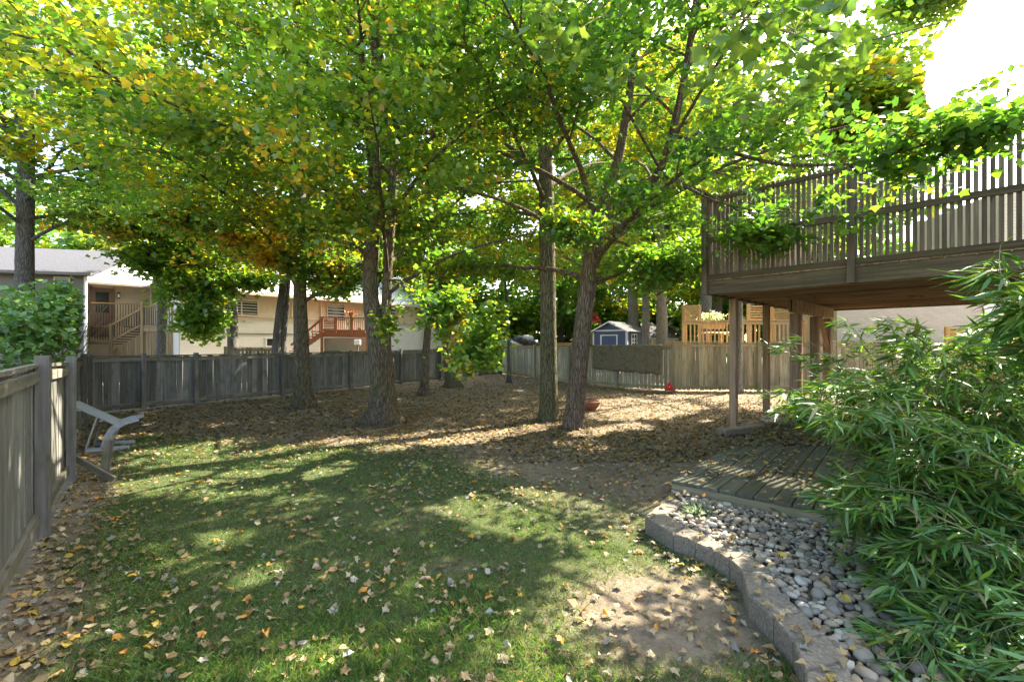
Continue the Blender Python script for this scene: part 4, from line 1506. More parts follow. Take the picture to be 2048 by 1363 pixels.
# openings low in the crowns where the houses, trunks and sky show between the limbs
OPEN = [
    [(20, 395), (40, 370), (75, 400), (78, 560), (20, 560)],
    [(100, 480), (150, 455), (240, 500), (330, 560), (330, 700), (100, 700)],
    [(470, 560), (560, 580), (600, 545), (640, 580), (700, 600), (735, 590), (735, 700), (470, 700)],
    [(1078, 300), (1108, 300), (1112, 360), (1076, 360)],
    [(1108, 560), (1160, 560), (1180, 700), (1108, 700)],
    [(1720, 420), (1800, 380), (1900, 330), (2100, 300), (2100, 620), (1720, 620)],
]
# where direct sun reaches through the crowns: patches of ground (photo pixels of that ground)
POOLS = [
    [(1185, 800), (1250, 795), (1330, 802), (1405, 812), (1385, 826), (1300, 836), (1190, 838)],
    [(690, 882), (800, 868), (960, 852), (1085, 846), (1080, 866), (1010, 880), (880, 888), (760, 898)],
    [(1120, 868), (1260, 842), (1300, 848), (1180, 872)],
    [(855, 1015), (930, 985), (1060, 978), (1180, 990), (1275, 1015), (1270, 1065), (1180, 1105), (1080, 1075), (960, 1062)],
    [(1080, 1120), (1170, 1090), (1290, 1085), (1420, 1130), (1450, 1185), (1330, 1235), (1215, 1225), (1110, 1205)],
    [(205, 965), (330, 925), (480, 905), (640, 880), (700, 872), (690, 900), (560, 945), (400, 965), (290, 985)],
    [(1285, 1010), (1340, 990), (1430, 1050), (1530, 1085), (1520, 1125), (1400, 1100), (1290, 1060)],
    [(1400, 838), (1460, 838), (1560, 842), (1560, 850), (1430, 852)],
    [(1640, 848), (1760, 850), (1780, 870), (1650, 866)],
    [(400, 1075), (450, 1055), (500, 1060), (455, 1092)],
    [(460, 1160), (530, 1130), (580, 1135), (510, 1172)],
    [(600, 945), (690, 920), (720, 930), (620, 960)],
    [(1160, 1222), (1215, 1110), (1235, 1050), (1270, 1050), (1265, 1110), (1230, 1230)],
    [(330, 1120), (420, 1105), (430, 1120), (340, 1140)],
    [(1330, 962), (1360, 955), (1640, 1030), (1625, 1042)],
    [(480, 1330), (640, 1290), (700, 1310), (520, 1363)],
]
POOL_OPEN = {3: 0.94, 4: 0.66}      # some patches are only half open
POOLG = [[G(max(-400, a), b)[:2] for a, b in p] for p in POOLS]
# patches of the left fence that the sun reaches: rays through points of it
FENCE_LIT = [(-4.6, 4.5, 0.9, 0.42), (-5.0, 4.95, 0.5, 0.4), (-4.75, 4.7, 1.25, 0.25), (-3.6, 3.3, 0.7, 0.10), (-5.9, 6.1, 0.5, 0.3), (-6.2, 6.3, 0.2, 0.35)]
# beyond the fences the houses and the far deck stand in the sun
SUNLIT = [(P(520, 640, 24), 3.0), (P(640, 640, 25.5), 3.0), (P(430, 640, 22.5), 2.5), (P(700, 640, 23), 2.2), (P(1430, 650, 18.5), 2.0), (P(1560, 650, 18.5), 1.5),
          (P(1240, 650, 28), 2.0), (P(310, 640, 24), 1.6), (P(230, 530, 25), 2.2), (P(1800, 640, 17), 1.5), (P(2000, 640, 17), 1.5),
          (P(1880, 265, 4.3), 0.75), (P(2000, 225, 4.0), 0.6), (P(1740, 320, 4.9), 0.8),
          (P(665, 545, 10.6), 0.9), (P(500, 470, 10.5), 1.0), (P(400, 560, 16.4), 1.7), (P(870, 610, 7.2), 0.95), (P(945, 690, 7.0), 0.5),
          (P(1330, 545, 8.4), 1.0), (P(1110, 470, 7.6), 0.8), (P(800, 490, 9.0), 0.9), (P(400, 430, 9.8), 1.0), (P(600, 330, 10), 0.9), (P(260, 330, 11), 1.0)]


def sun_hole(p, rng, m=0.1):
    """True where a leaf would shade one of the sunlit patches"""
    t = p[:, 2] / SUN[2]
    gx, gy = p[:, 0] - SUN[0] * t, p[:, 1] - SUN[1] * t
    w = np.stack([gx, gy, 0 * gx], 1)
    jx = gx + 0.05 * noise3(w, 5.0, 21)
    jy = gy + 0.08 * noise3(w, 5.0, 22)
    r = np.zeros(len(p), bool)
    for ip, poly in enumerate(POOLG):
        q = np.array(poly)
        near = (gx > q[:, 0].min() - 0.6) & (gx < q[:, 0].max() + 0.6) & (gy > q[:, 1].min() - 0.6) & (gy < q[:, 1].max() + 0.6) & ~r
        k = np.nonzero(near)[0]
        if len(k) == 0:
            continue
        if POOL_OPEN.get(ip, 1.0) < 1:
            k = k[rng.uniform(size=len(k)) < POOL_OPEN[ip]]
        ax, ay = (gx[k], gy[k]) if ip >= 9 else (jx[k], jy[k])
        mk = (np.broadcast_to(m, gx.shape)[k]) * (1.2 if ip >= 9 else 1.0)
        h = inpoly(ax, ay, poly)
        for ox, oy in ((mk, 0), (-mk, 0), (0, mk), (0, -mk)):
            h |= inpoly(ax + ox, ay + oy, poly)
        r[k[h]] = True
    for x, y, z, rad in FENCE_LIT:
        d = p - np.array([x, y, z])
        a = d @ SUN
        r |= (np.linalg.norm(d - a[:, None] * SUN, axis=1) < rad * (1 + 0.4 * noise3(d, 6, 31))) & (a > 0.3)
    for c, rad in SUNLIT:
        d = p - c
        a = d @ SUN
        r |= (np.linalg.norm(d - a[:, None] * SUN, axis=1) < rad * (1 + 0.3 * noise3(d, 2, 32))) & (a > rad + 0.2)
    return r & (rng.uniform(size=len(p)) < 0.997)


def visible_ok(p, rng, low=True, slack=0.0):
    px, py = proj(p)
    ok = ~inpoly(px, py, SKYGAP)
    ok &= p[:, 1] > 0.9
    inf = (px > -60) & (px < 2110)
    if low:
        lim = np.interp(px, LX, LYv) + 34 * noise3(p, 2.3, 41) + rng.normal(0, 7, len(p)) + slack
        ok &= (py < lim) | ~inf
        for poly in OPEN:
            ok &= ~(inpoly(px, py, poly) & (rng.uniform(size=len(p)) < 0.96))
    return ok


def flare_trunk(stems, name, mat, parent, sides=14, flare=0.75, seed=0, base_z=-0.08):
    """stems: list of (points, radii); the first one stands on the ground"""
    r = np.random.default_rng(seed + 900)
    parts = []
    for si, (pts, rad) in enumerate(stems):
        pts = np.asarray(pts, float)
        # resample smoothly
        t = np.concatenate([[0], np.cumsum(np.linalg.norm(np.diff(pts, axis=0), axis=1))])
        n = max(8, int(t[-1] / 0.22))
        tt = np.linspace(0, t[-1], n)
        if si == 0:
            tt = np.concatenate([np.linspace(0, min(0.9, t[-1] * .3), 9)[:-1], np.linspace(min(0.9, t[-1] * .3), t[-1], n)])
        q = np.stack([np.interp(tt, t, pts[:, i]) for i in range(3)], 1)
        k = np.ones(5) / 5
        for i in range(2):
            qq = np.pad(q[:, i], 2, mode='edge')
            sm_ = np.convolve(qq, k, 'valid')
            sm_[0] = q[0, i]
            q[:, i] = sm_
        rr = np.interp(tt, t, rad)
        V, f = tube(q, rr, sides)
        V = V.reshape(len(q), sides, 3)
        ang = np.arange(sides) * 2 * math.pi / sides
        ph = r.uniform(0, 6.28, 3)
        for i in range(len(q)):
            h = tt[i]
            fl = (flare * math.exp(-h / 0.16) + 0.20 * math.exp(-h / 0.6)) if si == 0 else 0
            lob = 1 + 0.04 * np.sin(3 * ang + ph[0] + h * .4) + 0.03 * np.sin(5 * ang + ph[1] - h) + fl * (0.75 + 0.5 * np.sin(4 * ang + ph[2]))
            lob = lob + r.normal(0, 0.012, sides)
            V[i] = q[i] + (V[i] - q[i]) * lob[:, None]
        if si == 0:
            V[0, :, 2] = base_z
        parts.append((V.reshape(-1, 3), f))
    V, f = join(parts)
    return mesh_obj(name, V, f, mat, parent, smooth=True)


def stem_at(stems, z, rng):
    c = []
    for pts, rad in stems:
        pts = np.asarray(pts, float)
        if pts[0, 2] - 0.1 <= z <= pts[-1, 2] + 0.1:
            c.append((pts, rad))
    if not c:
        c = [stems[0]]
        z = min(z, np.asarray(stems[0][0])[-1, 2])
    pts, rad = c[int(rng.integers(len(c)))]
    p = np.array([np.interp(z, pts[:, 2], pts[:, i]) for i in range(3)])
    return p, float(np.interp(z, pts[:, 2], rad))


def bez(a, b, c, n):
    t = np.linspace(0, 1, n)[:, None]
    return (1 - t) ** 2 * a + 2 * (1 - t) * t * b + t * t * c


def grow(stems, h0, h1, R, nlimb, rng, per=60, spread=0.20, droop=0.25, az0=0.0, bias=None):
    """limbs round the stems, side branches on them, leaf places along those"""
    limbs, leaves, outs = [], [], []
    for i in range(nlimb):
        f = (i + 0.5) / nlimb
        z = h0 * 0.85 + (h1 - h0) * 0.9 * f
        s, rs = stem_at(stems, z, rng)
        az = az0 + 2.39996 * i + rng.normal(0, 0.25)
        L = R * (0.80 + 0.35 * math.sin(math.pi * min(1, f * 1.15 + .1))) * (1 - 0.55 * f ** 3) * rng.uniform(0.8, 1.12)
        o = np.array([math.cos(az), math.sin(az), 0])
        if bias is not None:
            o = o + np.array([*bias, 0]) * 0.5
            o /= np.linalg.norm(o)
        rise = rng.uniform(0.15, 0.5) + 0.5 * f
        e = s + o * L + np.array([0, 0, L * (rise - droop * 0.5)])
        mid = s + o * L * 0.45 + np.array([0, 0, L * rise * 0.75]) + rng.normal(0, 0.12, 3)
        pl_ = bez(s, mid, e, 9) + rng.normal(0, 0.035, (9, 3)) * np.linspace(0, 1, 9)[:, None]
        r0 = min(rs * 0.42, 0.011 * L + 0.008)
        tubes = [(pl_, np.linspace(r0, 0.007, 9), 6)]
        ns = max(3, int(L / 0.30))
        for k in range(ns):
            t = 0.18 + 0.82 * (k + rng.uniform(0, 0.8)) / ns
            t = min(t, 1.0)
            b0 = np.array([np.interp(t * 8, np.arange(9), pl_[:, j]) for j in range(3)])
            sg = 1 if k % 2 else -1
            a2 = az + sg * rng.uniform(0.5, 1.15)
            l2 = (0.42 * L * (1 - 0.62 * t) + 0.35) * rng.uniform(0.7, 1.2)
            o2 = np.array([math.cos(a2), math.sin(a2), 0])
            e2 = b0 + o2 * l2 + np.array([0, 0, l2 * rng.uniform(-0.25, 0.35)])
            m2 = (b0 + e2) / 2 + np.array([0, 0, l2 * 0.12]) + rng.normal(0, 0.05, 3)
            p2 = bez(b0, m2, e2, 5)
            tubes.append((p2, np.linspace(max(0.004, r0 * 0.35 * (1 - .5 * t)), 0.003, 5), 4))
            n = int(per * l2 * rng.uniform(0.7, 1.3))
            u = rng.uniform(0.05, 1.08, n) ** 0.8
            pos = np.stack([np.interp(np.minimum(u, 1) * 4, np.arange(5), p2[:, j]) for j in range(3)], 1)
            sp = spread * (0.45 + 0.75 * u)[:, None]
            pos = pos + rng.normal(0, 1, (n, 3)) * sp * np.array([1, 1, 0.42])
            leaves.append(pos)
            outs.append(np.repeat(o2[None] * 0.7 + o[None] * 0.3, n, 0))
        limbs.append(tubes)
    return limbs, np.concatenate(leaves), np.concatenate(outs)


def spray(start, r_start, pts_through, centre, radii, nsub, per, rng, spread=0.16):
    """one limb from start through points to a clump, side branches filling the ellipsoid"""
    centre, radii = np.asarray(centre, float), np.asarray(radii, float)
    main = np.array([start, *pts_through, centre], float)
    t = np.linspace(0, 1, len(main))
    tt = np.linspace(0, 1, 4 * len(main))
    pl_ = np.stack([np.interp(tt, t, main[:, j]) for j in range(3)], 1)
    pl_[1:-1] = (pl_[:-2] + 2 * pl_[1:-1] + pl_[2:]) / 4
    tubes = [(pl_, np.linspace(r_start, 0.006, len(pl_)), 6)]
    leaves, outs = [], []
    anchor = pl_[int(len(pl_) * 0.45):]
    for k in range(nsub):
        q = rng.normal(size=3)
        q = q / np.linalg.norm(q) * rng.uniform(0.25, 1) ** 0.5
        e = centre + q * radii
        b0 = anchor[np.argmin(np.linalg.norm(anchor - e, axis=1) + rng.uniform(0, .25, len(anchor)))]
        l2 = np.linalg.norm(e - b0) + 0.05
        o2 = (e - b0) / l2
        p2 = bez(b0, (b0 + e) / 2 + np.array([0, 0, .10 * l2]), e, 5)
        tubes.append((p2, np.linspace(0.006, 0.002, 5), 4))
        n = max(3, int(per * (0.3 + l2) * rng.uniform(.7, 1.3)))
        u = rng.uniform(0.15, 1.1, n)
        pos = np.stack([np.interp(np.minimum(u, 1) * 4, np.arange(5), p2[:, j]) for j in range(3)], 1)
        pos = pos + rng.normal(0, 1, (n, 3)) * spread * np.array([1, 1, 0.45]) * (0.4 + 0.7 * u)[:, None]
        leaves.append(pos)
        outs.append(np.repeat(o2[None], n, 0))
    return [tubes], np.concatenate(leaves), np.concatenate(outs)


GREEN = np.array([[0.068, 0.165, 0.034], [0.105, 0.23, 0.038], [0.18, 0.305, 0.044], [0.28, 0.38, 0.052]])
YEL = np.array([[0.50, 0.48, 0.05], [0.66, 0.52, 0.05], [0.70, 0.40, 0.05], [0.64, 0.22, 0.05], [0.50, 0.13, 0.06]])


def leaf_colors(p, rng, turn=0.15, light=0.5, seed=0):
    """green with turning (yellow, orange, red) leaves in clumps; turn = share that has turned"""
    n = len(p)
    g = np.clip(light + 0.35 * noise3(p, 1.4, seed + 51) + rng.normal(0, 0.18, n), 0, 0.999) * (len(GREEN) - 1)
    i = g.astype(int)
    c = GREEN[i] + (GREEN[np.minimum(i + 1, 3)] - GREEN[i]) * (g - i)[:, None]
    q = noise3(p, 1.3, seed + 61) * 0.65 + noise3(p, 3.5, seed + 62) * 0.35 + rng.normal(0, 0.28, n)
    th = np.quantile(q, 1 - turn) if turn > 0 else 9
    tm = q > th
    y = np.clip(0.16 + 0.36 * noise3(p, 0.9, seed + 71) + rng.normal(0, 0.25, n), 0, 0.999) * (len(YEL) - 1)
    j = y.astype(int)
    cy = YEL[j] + (YEL[np.minimum(j + 1, 4)] - YEL[j]) * (y - j)[:, None]
    c = np.where(tm[:, None], cy, c)
    # leaves on the way: yellowish green
    way = (~tm) & (q > th - 0.25)
    c = np.where(way[:, None], c * 0.5 + np.array([0.36, 0.40, 0.05]) * 0.5, c)
    return c * rng.uniform(0.78, 1.22, (n, 1))


def leaf_orient(outs, rng, tilt=0.55, down=0.35):
    n = len(outs)
    nrm = np.array([0, 0, 1.0]) + rng.normal(0, tilt, (n, 3))
    tip = outs + rng.normal(0, 0.6, (n, 3)) + np.array([0, 0, -down])
    return nrm, tip


def build_crown(name, pos, outs, cols, size, parent, rng, mat=None, jit=0.38, far=False, tilt=0.55):
    px, py = proj(pos)
    seen = (px > -80) & (px < 2130) & (py > -80) & (pos[:, 1] > 0.5)
    keep = seen | (rng.uniform(size=len(pos)) < 0.42)
    pos, outs, cols, seen = pos[keep], outs[keep], cols[keep], seen[keep]
    dist = np.linalg.norm(pos - np.array([0, 0, H]), axis=1)
    nrm, tip = leaf_orient(outs, rng, tilt)
    sz = size * rng.uniform(1 - jit, 1 + jit, len(pos))
    groups = []
    a = seen & (dist < 7.0)
    b = seen & (dist >= 7.0) & (dist < 15.0)
    c = seen & (dist >= 15.0)
    d = ~seen
    for k, shp, f in ((a, MAPLE, 1.0), (b, MAPLE_S, 1.05), (c, DIAM, 1.15), (d, DIAM, 1.25)):
        if k.any():
            groups.append((leaf_verts(shp, pos[k], nrm[k], tip[k], sz[k] * f, rng=rng), len(shp), cols[k]))
    m = poly_mesh(name, groups, mat or M_LEAF)
    o = bpy.data.objects.new(name, m)
    link(o, None, parent)
    tag(o, kind='stuff')
    return o


def add_limbs(limbs, mat, parent, rng, low=True):
    for tubes in limbs:
        keep = []
        cnt = [len(p) - 1 for p, _, _ in tubes]
        hb = sun_hole(np.concatenate([p[1:] for p, _, _ in tubes]), rng, 0.02)
        hole = [h.any() for h in np.split(hb, np.cumsum(cnt)[:-1])]
        for i, (p, r, n) in enumerate(tubes):
            if i > 0 and low:
                ok = visible_ok(p[-1:], rng, True, 10)[0] and visible_ok(p[2:3], rng, True, 10)[0]
                if not ok:
                    continue
            if i > 0 and hole[i]:
                continue
            if i == 0 and low:
                if visible_ok(p[3:], rng, True, 12).mean() < 0.6:
                    break
                px, py = proj(p)
                ins = inpoly(px, py, SKYGAP)
                if ins.any():
                    k = max(3, int(np.argmax(ins)))
                    p, r = p[:k], r[:k]
            keep.append(tube(p, r, n, cap=False))
        if keep:
            V, f = join(keep)
            mesh_obj('branch', V, f, mat, parent, smooth=True)


def px_stem(pts, d):
    """stem from photo pixels at a distance (or one distance per point)"""
    dd_ = np.broadcast_to(np.asarray(d, float), (len(pts),))
    return np.array([P(a, b, k) for (a, b), k in zip(pts, dd_)])


STAT = {}


def tree(name, label, stems, crown, seed, mat=M_BARK, turn=0.15, light=0.5, size=0.12, far=False, sprays=(), group=None, cat='tree', low=True, sides=14, flare=0.75, limbs_on=True, top_thin=1.0):
    rng = np.random.default_rng(seed)
    b = np.asarray(stems[0][0])[0]
    root = empty(name, (b[0], b[1], 0), label=label, cat=cat, group=group)
    flare_trunk(stems, 'trunk', mat, root, sides, flare, seed)
    L, Ps, Os = [], [], []
    if crown:
        l, p, o = grow(stems, rng=rng, **crown)
        L += l
        ok = visible_ok(p, rng, low)
        Ps.append(p[ok])
        Os.append(o[ok])
        if limbs_on:
            add_limbs(l, mat, root, rng, low)
    for s in sprays:
        l, p, o = spray(rng=rng, **s)
        ok = visible_ok(p, rng, False)
        Ps.append(p[ok])
        Os.append(o[ok])
        add_limbs(l, mat, root, rng, False)
    p, o = np.concatenate(Ps), np.concatenate(Os)
    if top_thin < 1:
        ok = (rng.uniform(size=len(p)) < np.interp(p[:, 2], [5.0, 8.0], [1.0, top_thin]))
        p, o = p[ok], o[ok]
    ppx, ppy = proj(p)
    ok = ~sun_hole(p, rng, np.where((ppy > -80) & (ppx > -80) & (ppx < 2130), 0.95, 1.15) * size)
    p, o = p[ok], o[ok]
    c = leaf_colors(p, rng, turn, light, seed)
    STAT[label] = len(p)
    build_crown('crown', p, o, c, size, root, rng, far=far)
    return root


def rbase(px, d):
    return 690 + 1440.0 / d


# A: maple before the back fence
tree('maple_tree', 'slim straight maple close to the long grey fence, trunk flared at its foot',
     [(px_stem([(607, 815), (604, 740), (600, 600), (598, 450), (603, 250), (612, 0), (622, -350)], 11.5), [0.20, 0.185, 0.16, 0.15, 0.13, 0.10, 0.04])],
     dict(h0=3.0, h1=13.0, R=4.6, nlimb=38, per=118), 11, M_BARK, turn=0.22, light=0.50, size=0.078, top_thin=0.62,
     sprays=[dict(start=P(602, 480, 11.5), r_start=0.03, pts_through=[P(560, 440, 11)], centre=P(500, 470, 10.5), radii=(1.0, 0.8, 0.55), nsub=40, per=96),
             dict(start=P(600, 470, 11.5), r_start=0.03, pts_through=[P(570, 490, 10.8)], centre=P(560, 520, 10.2), radii=(0.6, 0.5, 0.35), nsub=30, per=80),
             dict(start=P(602, 400, 11.5), r_start=0.03, pts_through=[P(500, 400, 10.5)], centre=P(400, 430, 9.8), radii=(1.1, 0.8, 0.5), nsub=50, per=90),
             dict(start=P(602, 420, 11.5), r_start=0.03, pts_through=[P(640, 480, 11)], centre=P(665, 550, 10.6), radii=(0.75, 0.6, 0.55), nsub=44, per=88)])
# B: thick forked maple
tree('maple_tree', 'thick old maple with two stems forking at fence height and a broad root flare',
     [(px_stem([(765, 845), (765, 780), (762, 700), (745, 640), (738, 560), (745, 470), (752, 250), (756, 17), (765, -300)], 9.3), [0.25, 0.24, 0.235, 0.17, 0.155, 0.15, 0.12, 0.10, 0.04]),
      (px_stem([(770, 715), (772, 640), (776, 540), (783, 420), (790, 297), (794, 27), (800, -250)], 9.35), [0.13, 0.105, 0.095, 0.10, 0.095, 0.085, 0.04])],
     dict(h0=3.0, h1=12.5, R=4.8, nlimb=42, per=112), 22, M_BARK, turn=0.19, light=0.54, size=0.078, top_thin=0.62,
     sprays=[dict(start=P(776, 560, 9.3), r_start=0.028, pts_through=[P(800, 560, 8.4), P(830, 580, 7.6)], centre=P(875, 625, 7.2), radii=(1.1, 0.75, 0.48), nsub=125, per=73, spread=0.13),
             dict(start=P(800, 570, 8.4), r_start=0.02, pts_through=[P(880, 600, 7.4)], centre=P(945, 690, 7.0), radii=(0.5, 0.5, 0.54), nsub=66, per=67, spread=0.12),
             dict(start=P(776, 590, 9.3), r_start=0.015, pts_through=[P(770, 640, 8.6)], centre=P(795, 650, 8.0), radii=(0.52, 0.45, 0.46), nsub=46, per=64, spread=0.12),
             dict(start=P(745, 470, 9.3), r_start=0.03, pts_through=[P(700, 440, 8.6)], centre=P(660, 470, 8.0), radii=(0.8, 0.7, 0.45), nsub=32, per=80)])
# C: straight mossy trunk
tree('maple_tree', 'straight pole like maple with mossy bark beside the leaning one',
     [(px_stem([(1099, 842), (1097, 700), (1094, 500), (1090, 280), (1094, 0), (1100, -350)], 9.6), [0.185, 0.175, 0.165, 0.15, 0.12, 0.05])],
     dict(h0=4.6, h1=11.0, R=3.8, nlimb=20, per=90), 33, M_BARKC, turn=0.08, light=0.42, size=0.078, top_thin=0.62, flare=0.35)
# D: leaning trunk with limbs to the right
dbase = [(1146, 857), (1158, 720), (1172, 600), (1186, 500), (1200, 430)]
dst = px_stem(dbase + [(1235, 330), (1262, 180), (1275, 0), (1290, -300)], [8.73, 8.72, 8.7, 8.65, 8.6, 8.4, 8.2, 8.1, 8.0])
tree('maple_tree', 'leaning maple with a big limb forking to the right, toward the raised deck',
     [(dst, [0.185, 0.175, 0.165, 0.16, 0.15, 0.085, 0.07, 0.06, 0.03]),
      (px_stem([(1197, 445), (1240, 412), (1290, 388), (1322, 345), (1345, 270), (1375, 130), (1400, -60), (1420, -300)], [8.6, 8.4, 8.2, 8.0, 7.8, 7.4, 7.0, 6.6]), [0.12, 0.095, 0.085, 0.075, 0.065, 0.055, 0.045, 0.02])],
     dict(h0=3.1, h1=10.0, R=4.6, nlimb=38, per=104, bias=(0.35, -0.25)), 44, M_BARKD, turn=0.03, light=0.42, size=0.078, top_thin=0.62, flare=0.3,
     sprays=[dict(start=P(1195, 470, 8.6), r_start=0.035, pts_through=[P(1260, 490, 8.5)], centre=P(1330, 545, 8.4), radii=(1.2, 0.9, 0.45), nsub=46, per=92),
             dict(start=P(1200, 440, 8.6), r_start=0.03, pts_through=[P(1170, 420, 8)], centre=P(1110, 470, 7.6), radii=(0.9, 0.7, 0.42), nsub=36, per=88),
             dict(start=P(1322, 345, 8.0), r_start=0.035, pts_through=[P(1420, 400, 7.2), P(1500, 420, 6.6)], centre=P(1585, 425, 6.0), radii=(1.1, 0.6, 0.34), nsub=50, per=88),
             dict(start=P(1322, 345, 8.0), r_start=0.03, pts_through=[P(1480, 420, 7.4)], centre=P(1530, 475, 7.0), radii=(0.75, 0.5, 0.3), nsub=24, per=80),
             dict(start=P(1345, 270, 7.8), r_start=0.035, pts_through=[P(1550, 330, 5.8), P(1700, 330, 4.9)], centre=P(1880, 275, 4.3), radii=(0.9, 0.5, 0.24), nsub=46, per=24),
             dict(start=P(1700, 330, 4.9), r_start=0.02, pts_through=[P(1850, 290, 4.4)], centre=P(2010, 235, 4.0), radii=(0.5, 0.4, 0.28), nsub=24, per=24),
             dict(start=P(1700, 330, 4.9), r_start=0.018, pts_through=[P(1720, 350, 4.9)], centre=P(1760, 335, 4.9), radii=(0.65, 0.45, 0.3), nsub=24, per=30)])
# E, F, L: thinner ones in the far corner
tree('maple_tree', 'thin leaning maple right at the long grey fence behind the forked one',
     [(px_stem([(848, 790), (852, 700), (860, 600), (868, 350), (872, 0), (874, -120)], 14.4), [0.13, 0.115, 0.105, 0.095, 0.07, 0.03])],
     dict(h0=4.4, h1=13.5, R=3.6, nlimb=18, per=44), 55, M_BARK, turn=0.12, light=0.5, size=0.14, far=True)
tree('maple_tree', 'maple with a spreading root foot in the corner of the two fences',
     [(px_stem([(905, 773), (898, 740), (885, 600), (878, 400), (880, 150), (884, -60)], 17.3), [0.20, 0.17, 0.15, 0.13, 0.09, 0.03])],
     dict(h0=4.6, h1=14.5, R=4.2, nlimb=20, per=42), 66, M_BARK, turn=0.15, light=0.5, size=0.15, far=True, flare=1.3)
tree('young_tree', 'very thin young trunk beside the fence corner post, next to the hanging spray',
     [(px_stem([(1018, 762), (1016, 650), (1008, 520), (1000, 350)], 19.5), [0.07, 0.06, 0.05, 0.02])],
     dict(h0=4.6, h1=9.5, R=2.6, nlimb=10, per=36), 77, M_BARKF, turn=0.2, light=0.6, size=0.15, far=True)
# K: slender tree before the tan fence under the deck edge
tree('young_tree', 'slender pale trunk in front of the tan fence between the deck posts',
     [(px_stem([(1475, 785), (1478, 700), (1480, 620), (1478, 480), (1484, 250), (1490, 60)], 15.3), [0.115, 0.10, 0.09, 0.08, 0.06, 0.02])],
     dict(h0=4.4, h1=14.0, R=4.6, nlimb=28, per=48), 88, M_BARKL, turn=0.05, light=0.8, size=0.13, far=True,
     sprays=[dict(start=P(1482, 330, 15.3), r_start=0.04, pts_through=[P(1600, 280, 13)], centre=(8.2, 10.5, 6.9), radii=(1.8, 1.6, 1.1), nsub=120, per=90, spread=0.25),
             dict(start=(7.8, 15.3, 9.0), r_start=0.05, pts_through=[(10.0, 14.4, 11.0)], centre=(12.4, 13.1, 12.3), radii=(1.9, 1.7, 1.1), nsub=90, per=80, spread=0.3),  # high limb mostly above the view, added to shade the plank platform
             dict(start=P(1482, 300, 15.3), r_start=0.04, pts_through=[P(1620, 180, 13.5)], centre=(9.0, 12.2, 8.6), radii=(1.8, 1.6, 1.2), nsub=60, per=60, spread=0.3)])
# trees of the neighbouring yards
tree('maple_tree', 'forked dark trunk beyond the long grey fence before the beige siding',
     [(px_stem([(550, rbase(0, 17.6)), (556, 660), (568, 570), (562, 480), (545, 380), (530, 200), (525, 50)], 17.6), [0.20, 0.17, 0.15, 0.12, 0.10, 0.07, 0.03]),
      (px_stem([(562, 720), (572, 620), (578, 520), (582, 400), (590, 150)], 17.7), [0.12, 0.11, 0.10, 0.08, 0.03])],
     dict(h0=4.8, h1=13.5, R=4.0, nlimb=20, per=42), 99, M_BARKF, turn=0.1, light=0.5, size=0.14, far=True, flare=0.4,
     sprays=[dict(start=P(566, 500, 17.6), r_start=0.03, pts_through=[P(540, 520, 17)], centre=P(505, 560, 16.6), radii=(0.9, 0.7, 0.5), nsub=40, per=56, spread=0.2),
             dict(start=P(580, 480, 17.7), r_start=0.03, pts_through=[P(620, 520, 17.3)], centre=P(665, 575, 17.0), radii=(0.8, 0.7, 0.55), nsub=36, per=56, spread=0.2)])
tree('maple_tree', 'tall grey trunk rising out of the leafy bush beside the grey house',
     [(px_stem([(50, rbase(0, 13.5)), (50, 600), (51, 400), (56, 200), (60, 0), (64, -200)], 13.5), [0.24, 0.215, 0.20, 0.17, 0.13, 0.05])],
     dict(h0=5.3, h1=13.5, R=4.8, nlimb=30, per=56), 110, M_BARKF, turn=0.16, light=0.5, size=0.14, far=True, flare=0.3)
tree('maple_tree', 'dark trunk beyond the fence in front of the wooden stairs',
     [(px_stem([(322, rbase(0, 17.8)), (324, 600), (328, 450), (332, 200), (336, 20)], 17.8), [0.16, 0.15, 0.135, 0.10, 0.03])],
     dict(h0=4.9, h1=13.0, R=4.2, nlimb=18, per=42), 121, M_BARKF, turn=0.05, light=0.5, size=0.14, far=True, flare=0.3,
     sprays=[dict(start=P(327, 470, 17.8), r_start=0.03, pts_through=[P(310, 480, 17)], centre=P(285, 515, 16.0), radii=(0.9, 0.8, 0.55), nsub=34, per=52, spread=0.2),
             dict(start=P(327, 430, 17.8), r_start=0.04, pts_through=[P(300, 430, 17)], centre=P(270, 450, 16.4), radii=(1.5, 0.9, 0.8), nsub=50, per=60, spread=0.22),
             dict(start=P(327, 500, 17.8), r_start=0.04, pts_through=[P(360, 500, 17)], centre=P(385, 545, 16.4), radii=(1.8, 0.9, 1.6), nsub=110, per=67, spread=0.2),
             dict(start=P(327, 540, 17.8), r_start=0.03, pts_through=[P(370, 580, 17)], centre=P(405, 645, 16.4), radii=(0.95, 0.7, 0.65), nsub=40, per=64, spread=0.18)])
tree('maple_tree', 'grey trunk beyond the fence at the white wall near the small picket fence',
     [(px_stem([(465, rbase(0, 19.2)), (466, 640), (462, 500), (455, 250), (450, 80)], 19.2), [0.22, 0.19, 0.16, 0.11, 0.03])],
     dict(h0=5.0, h1=13.5, R=4.0, nlimb=18, per=40), 132, M_BARKF, turn=0.10, light=0.5, size=0.16, far=True, flare=0.3)
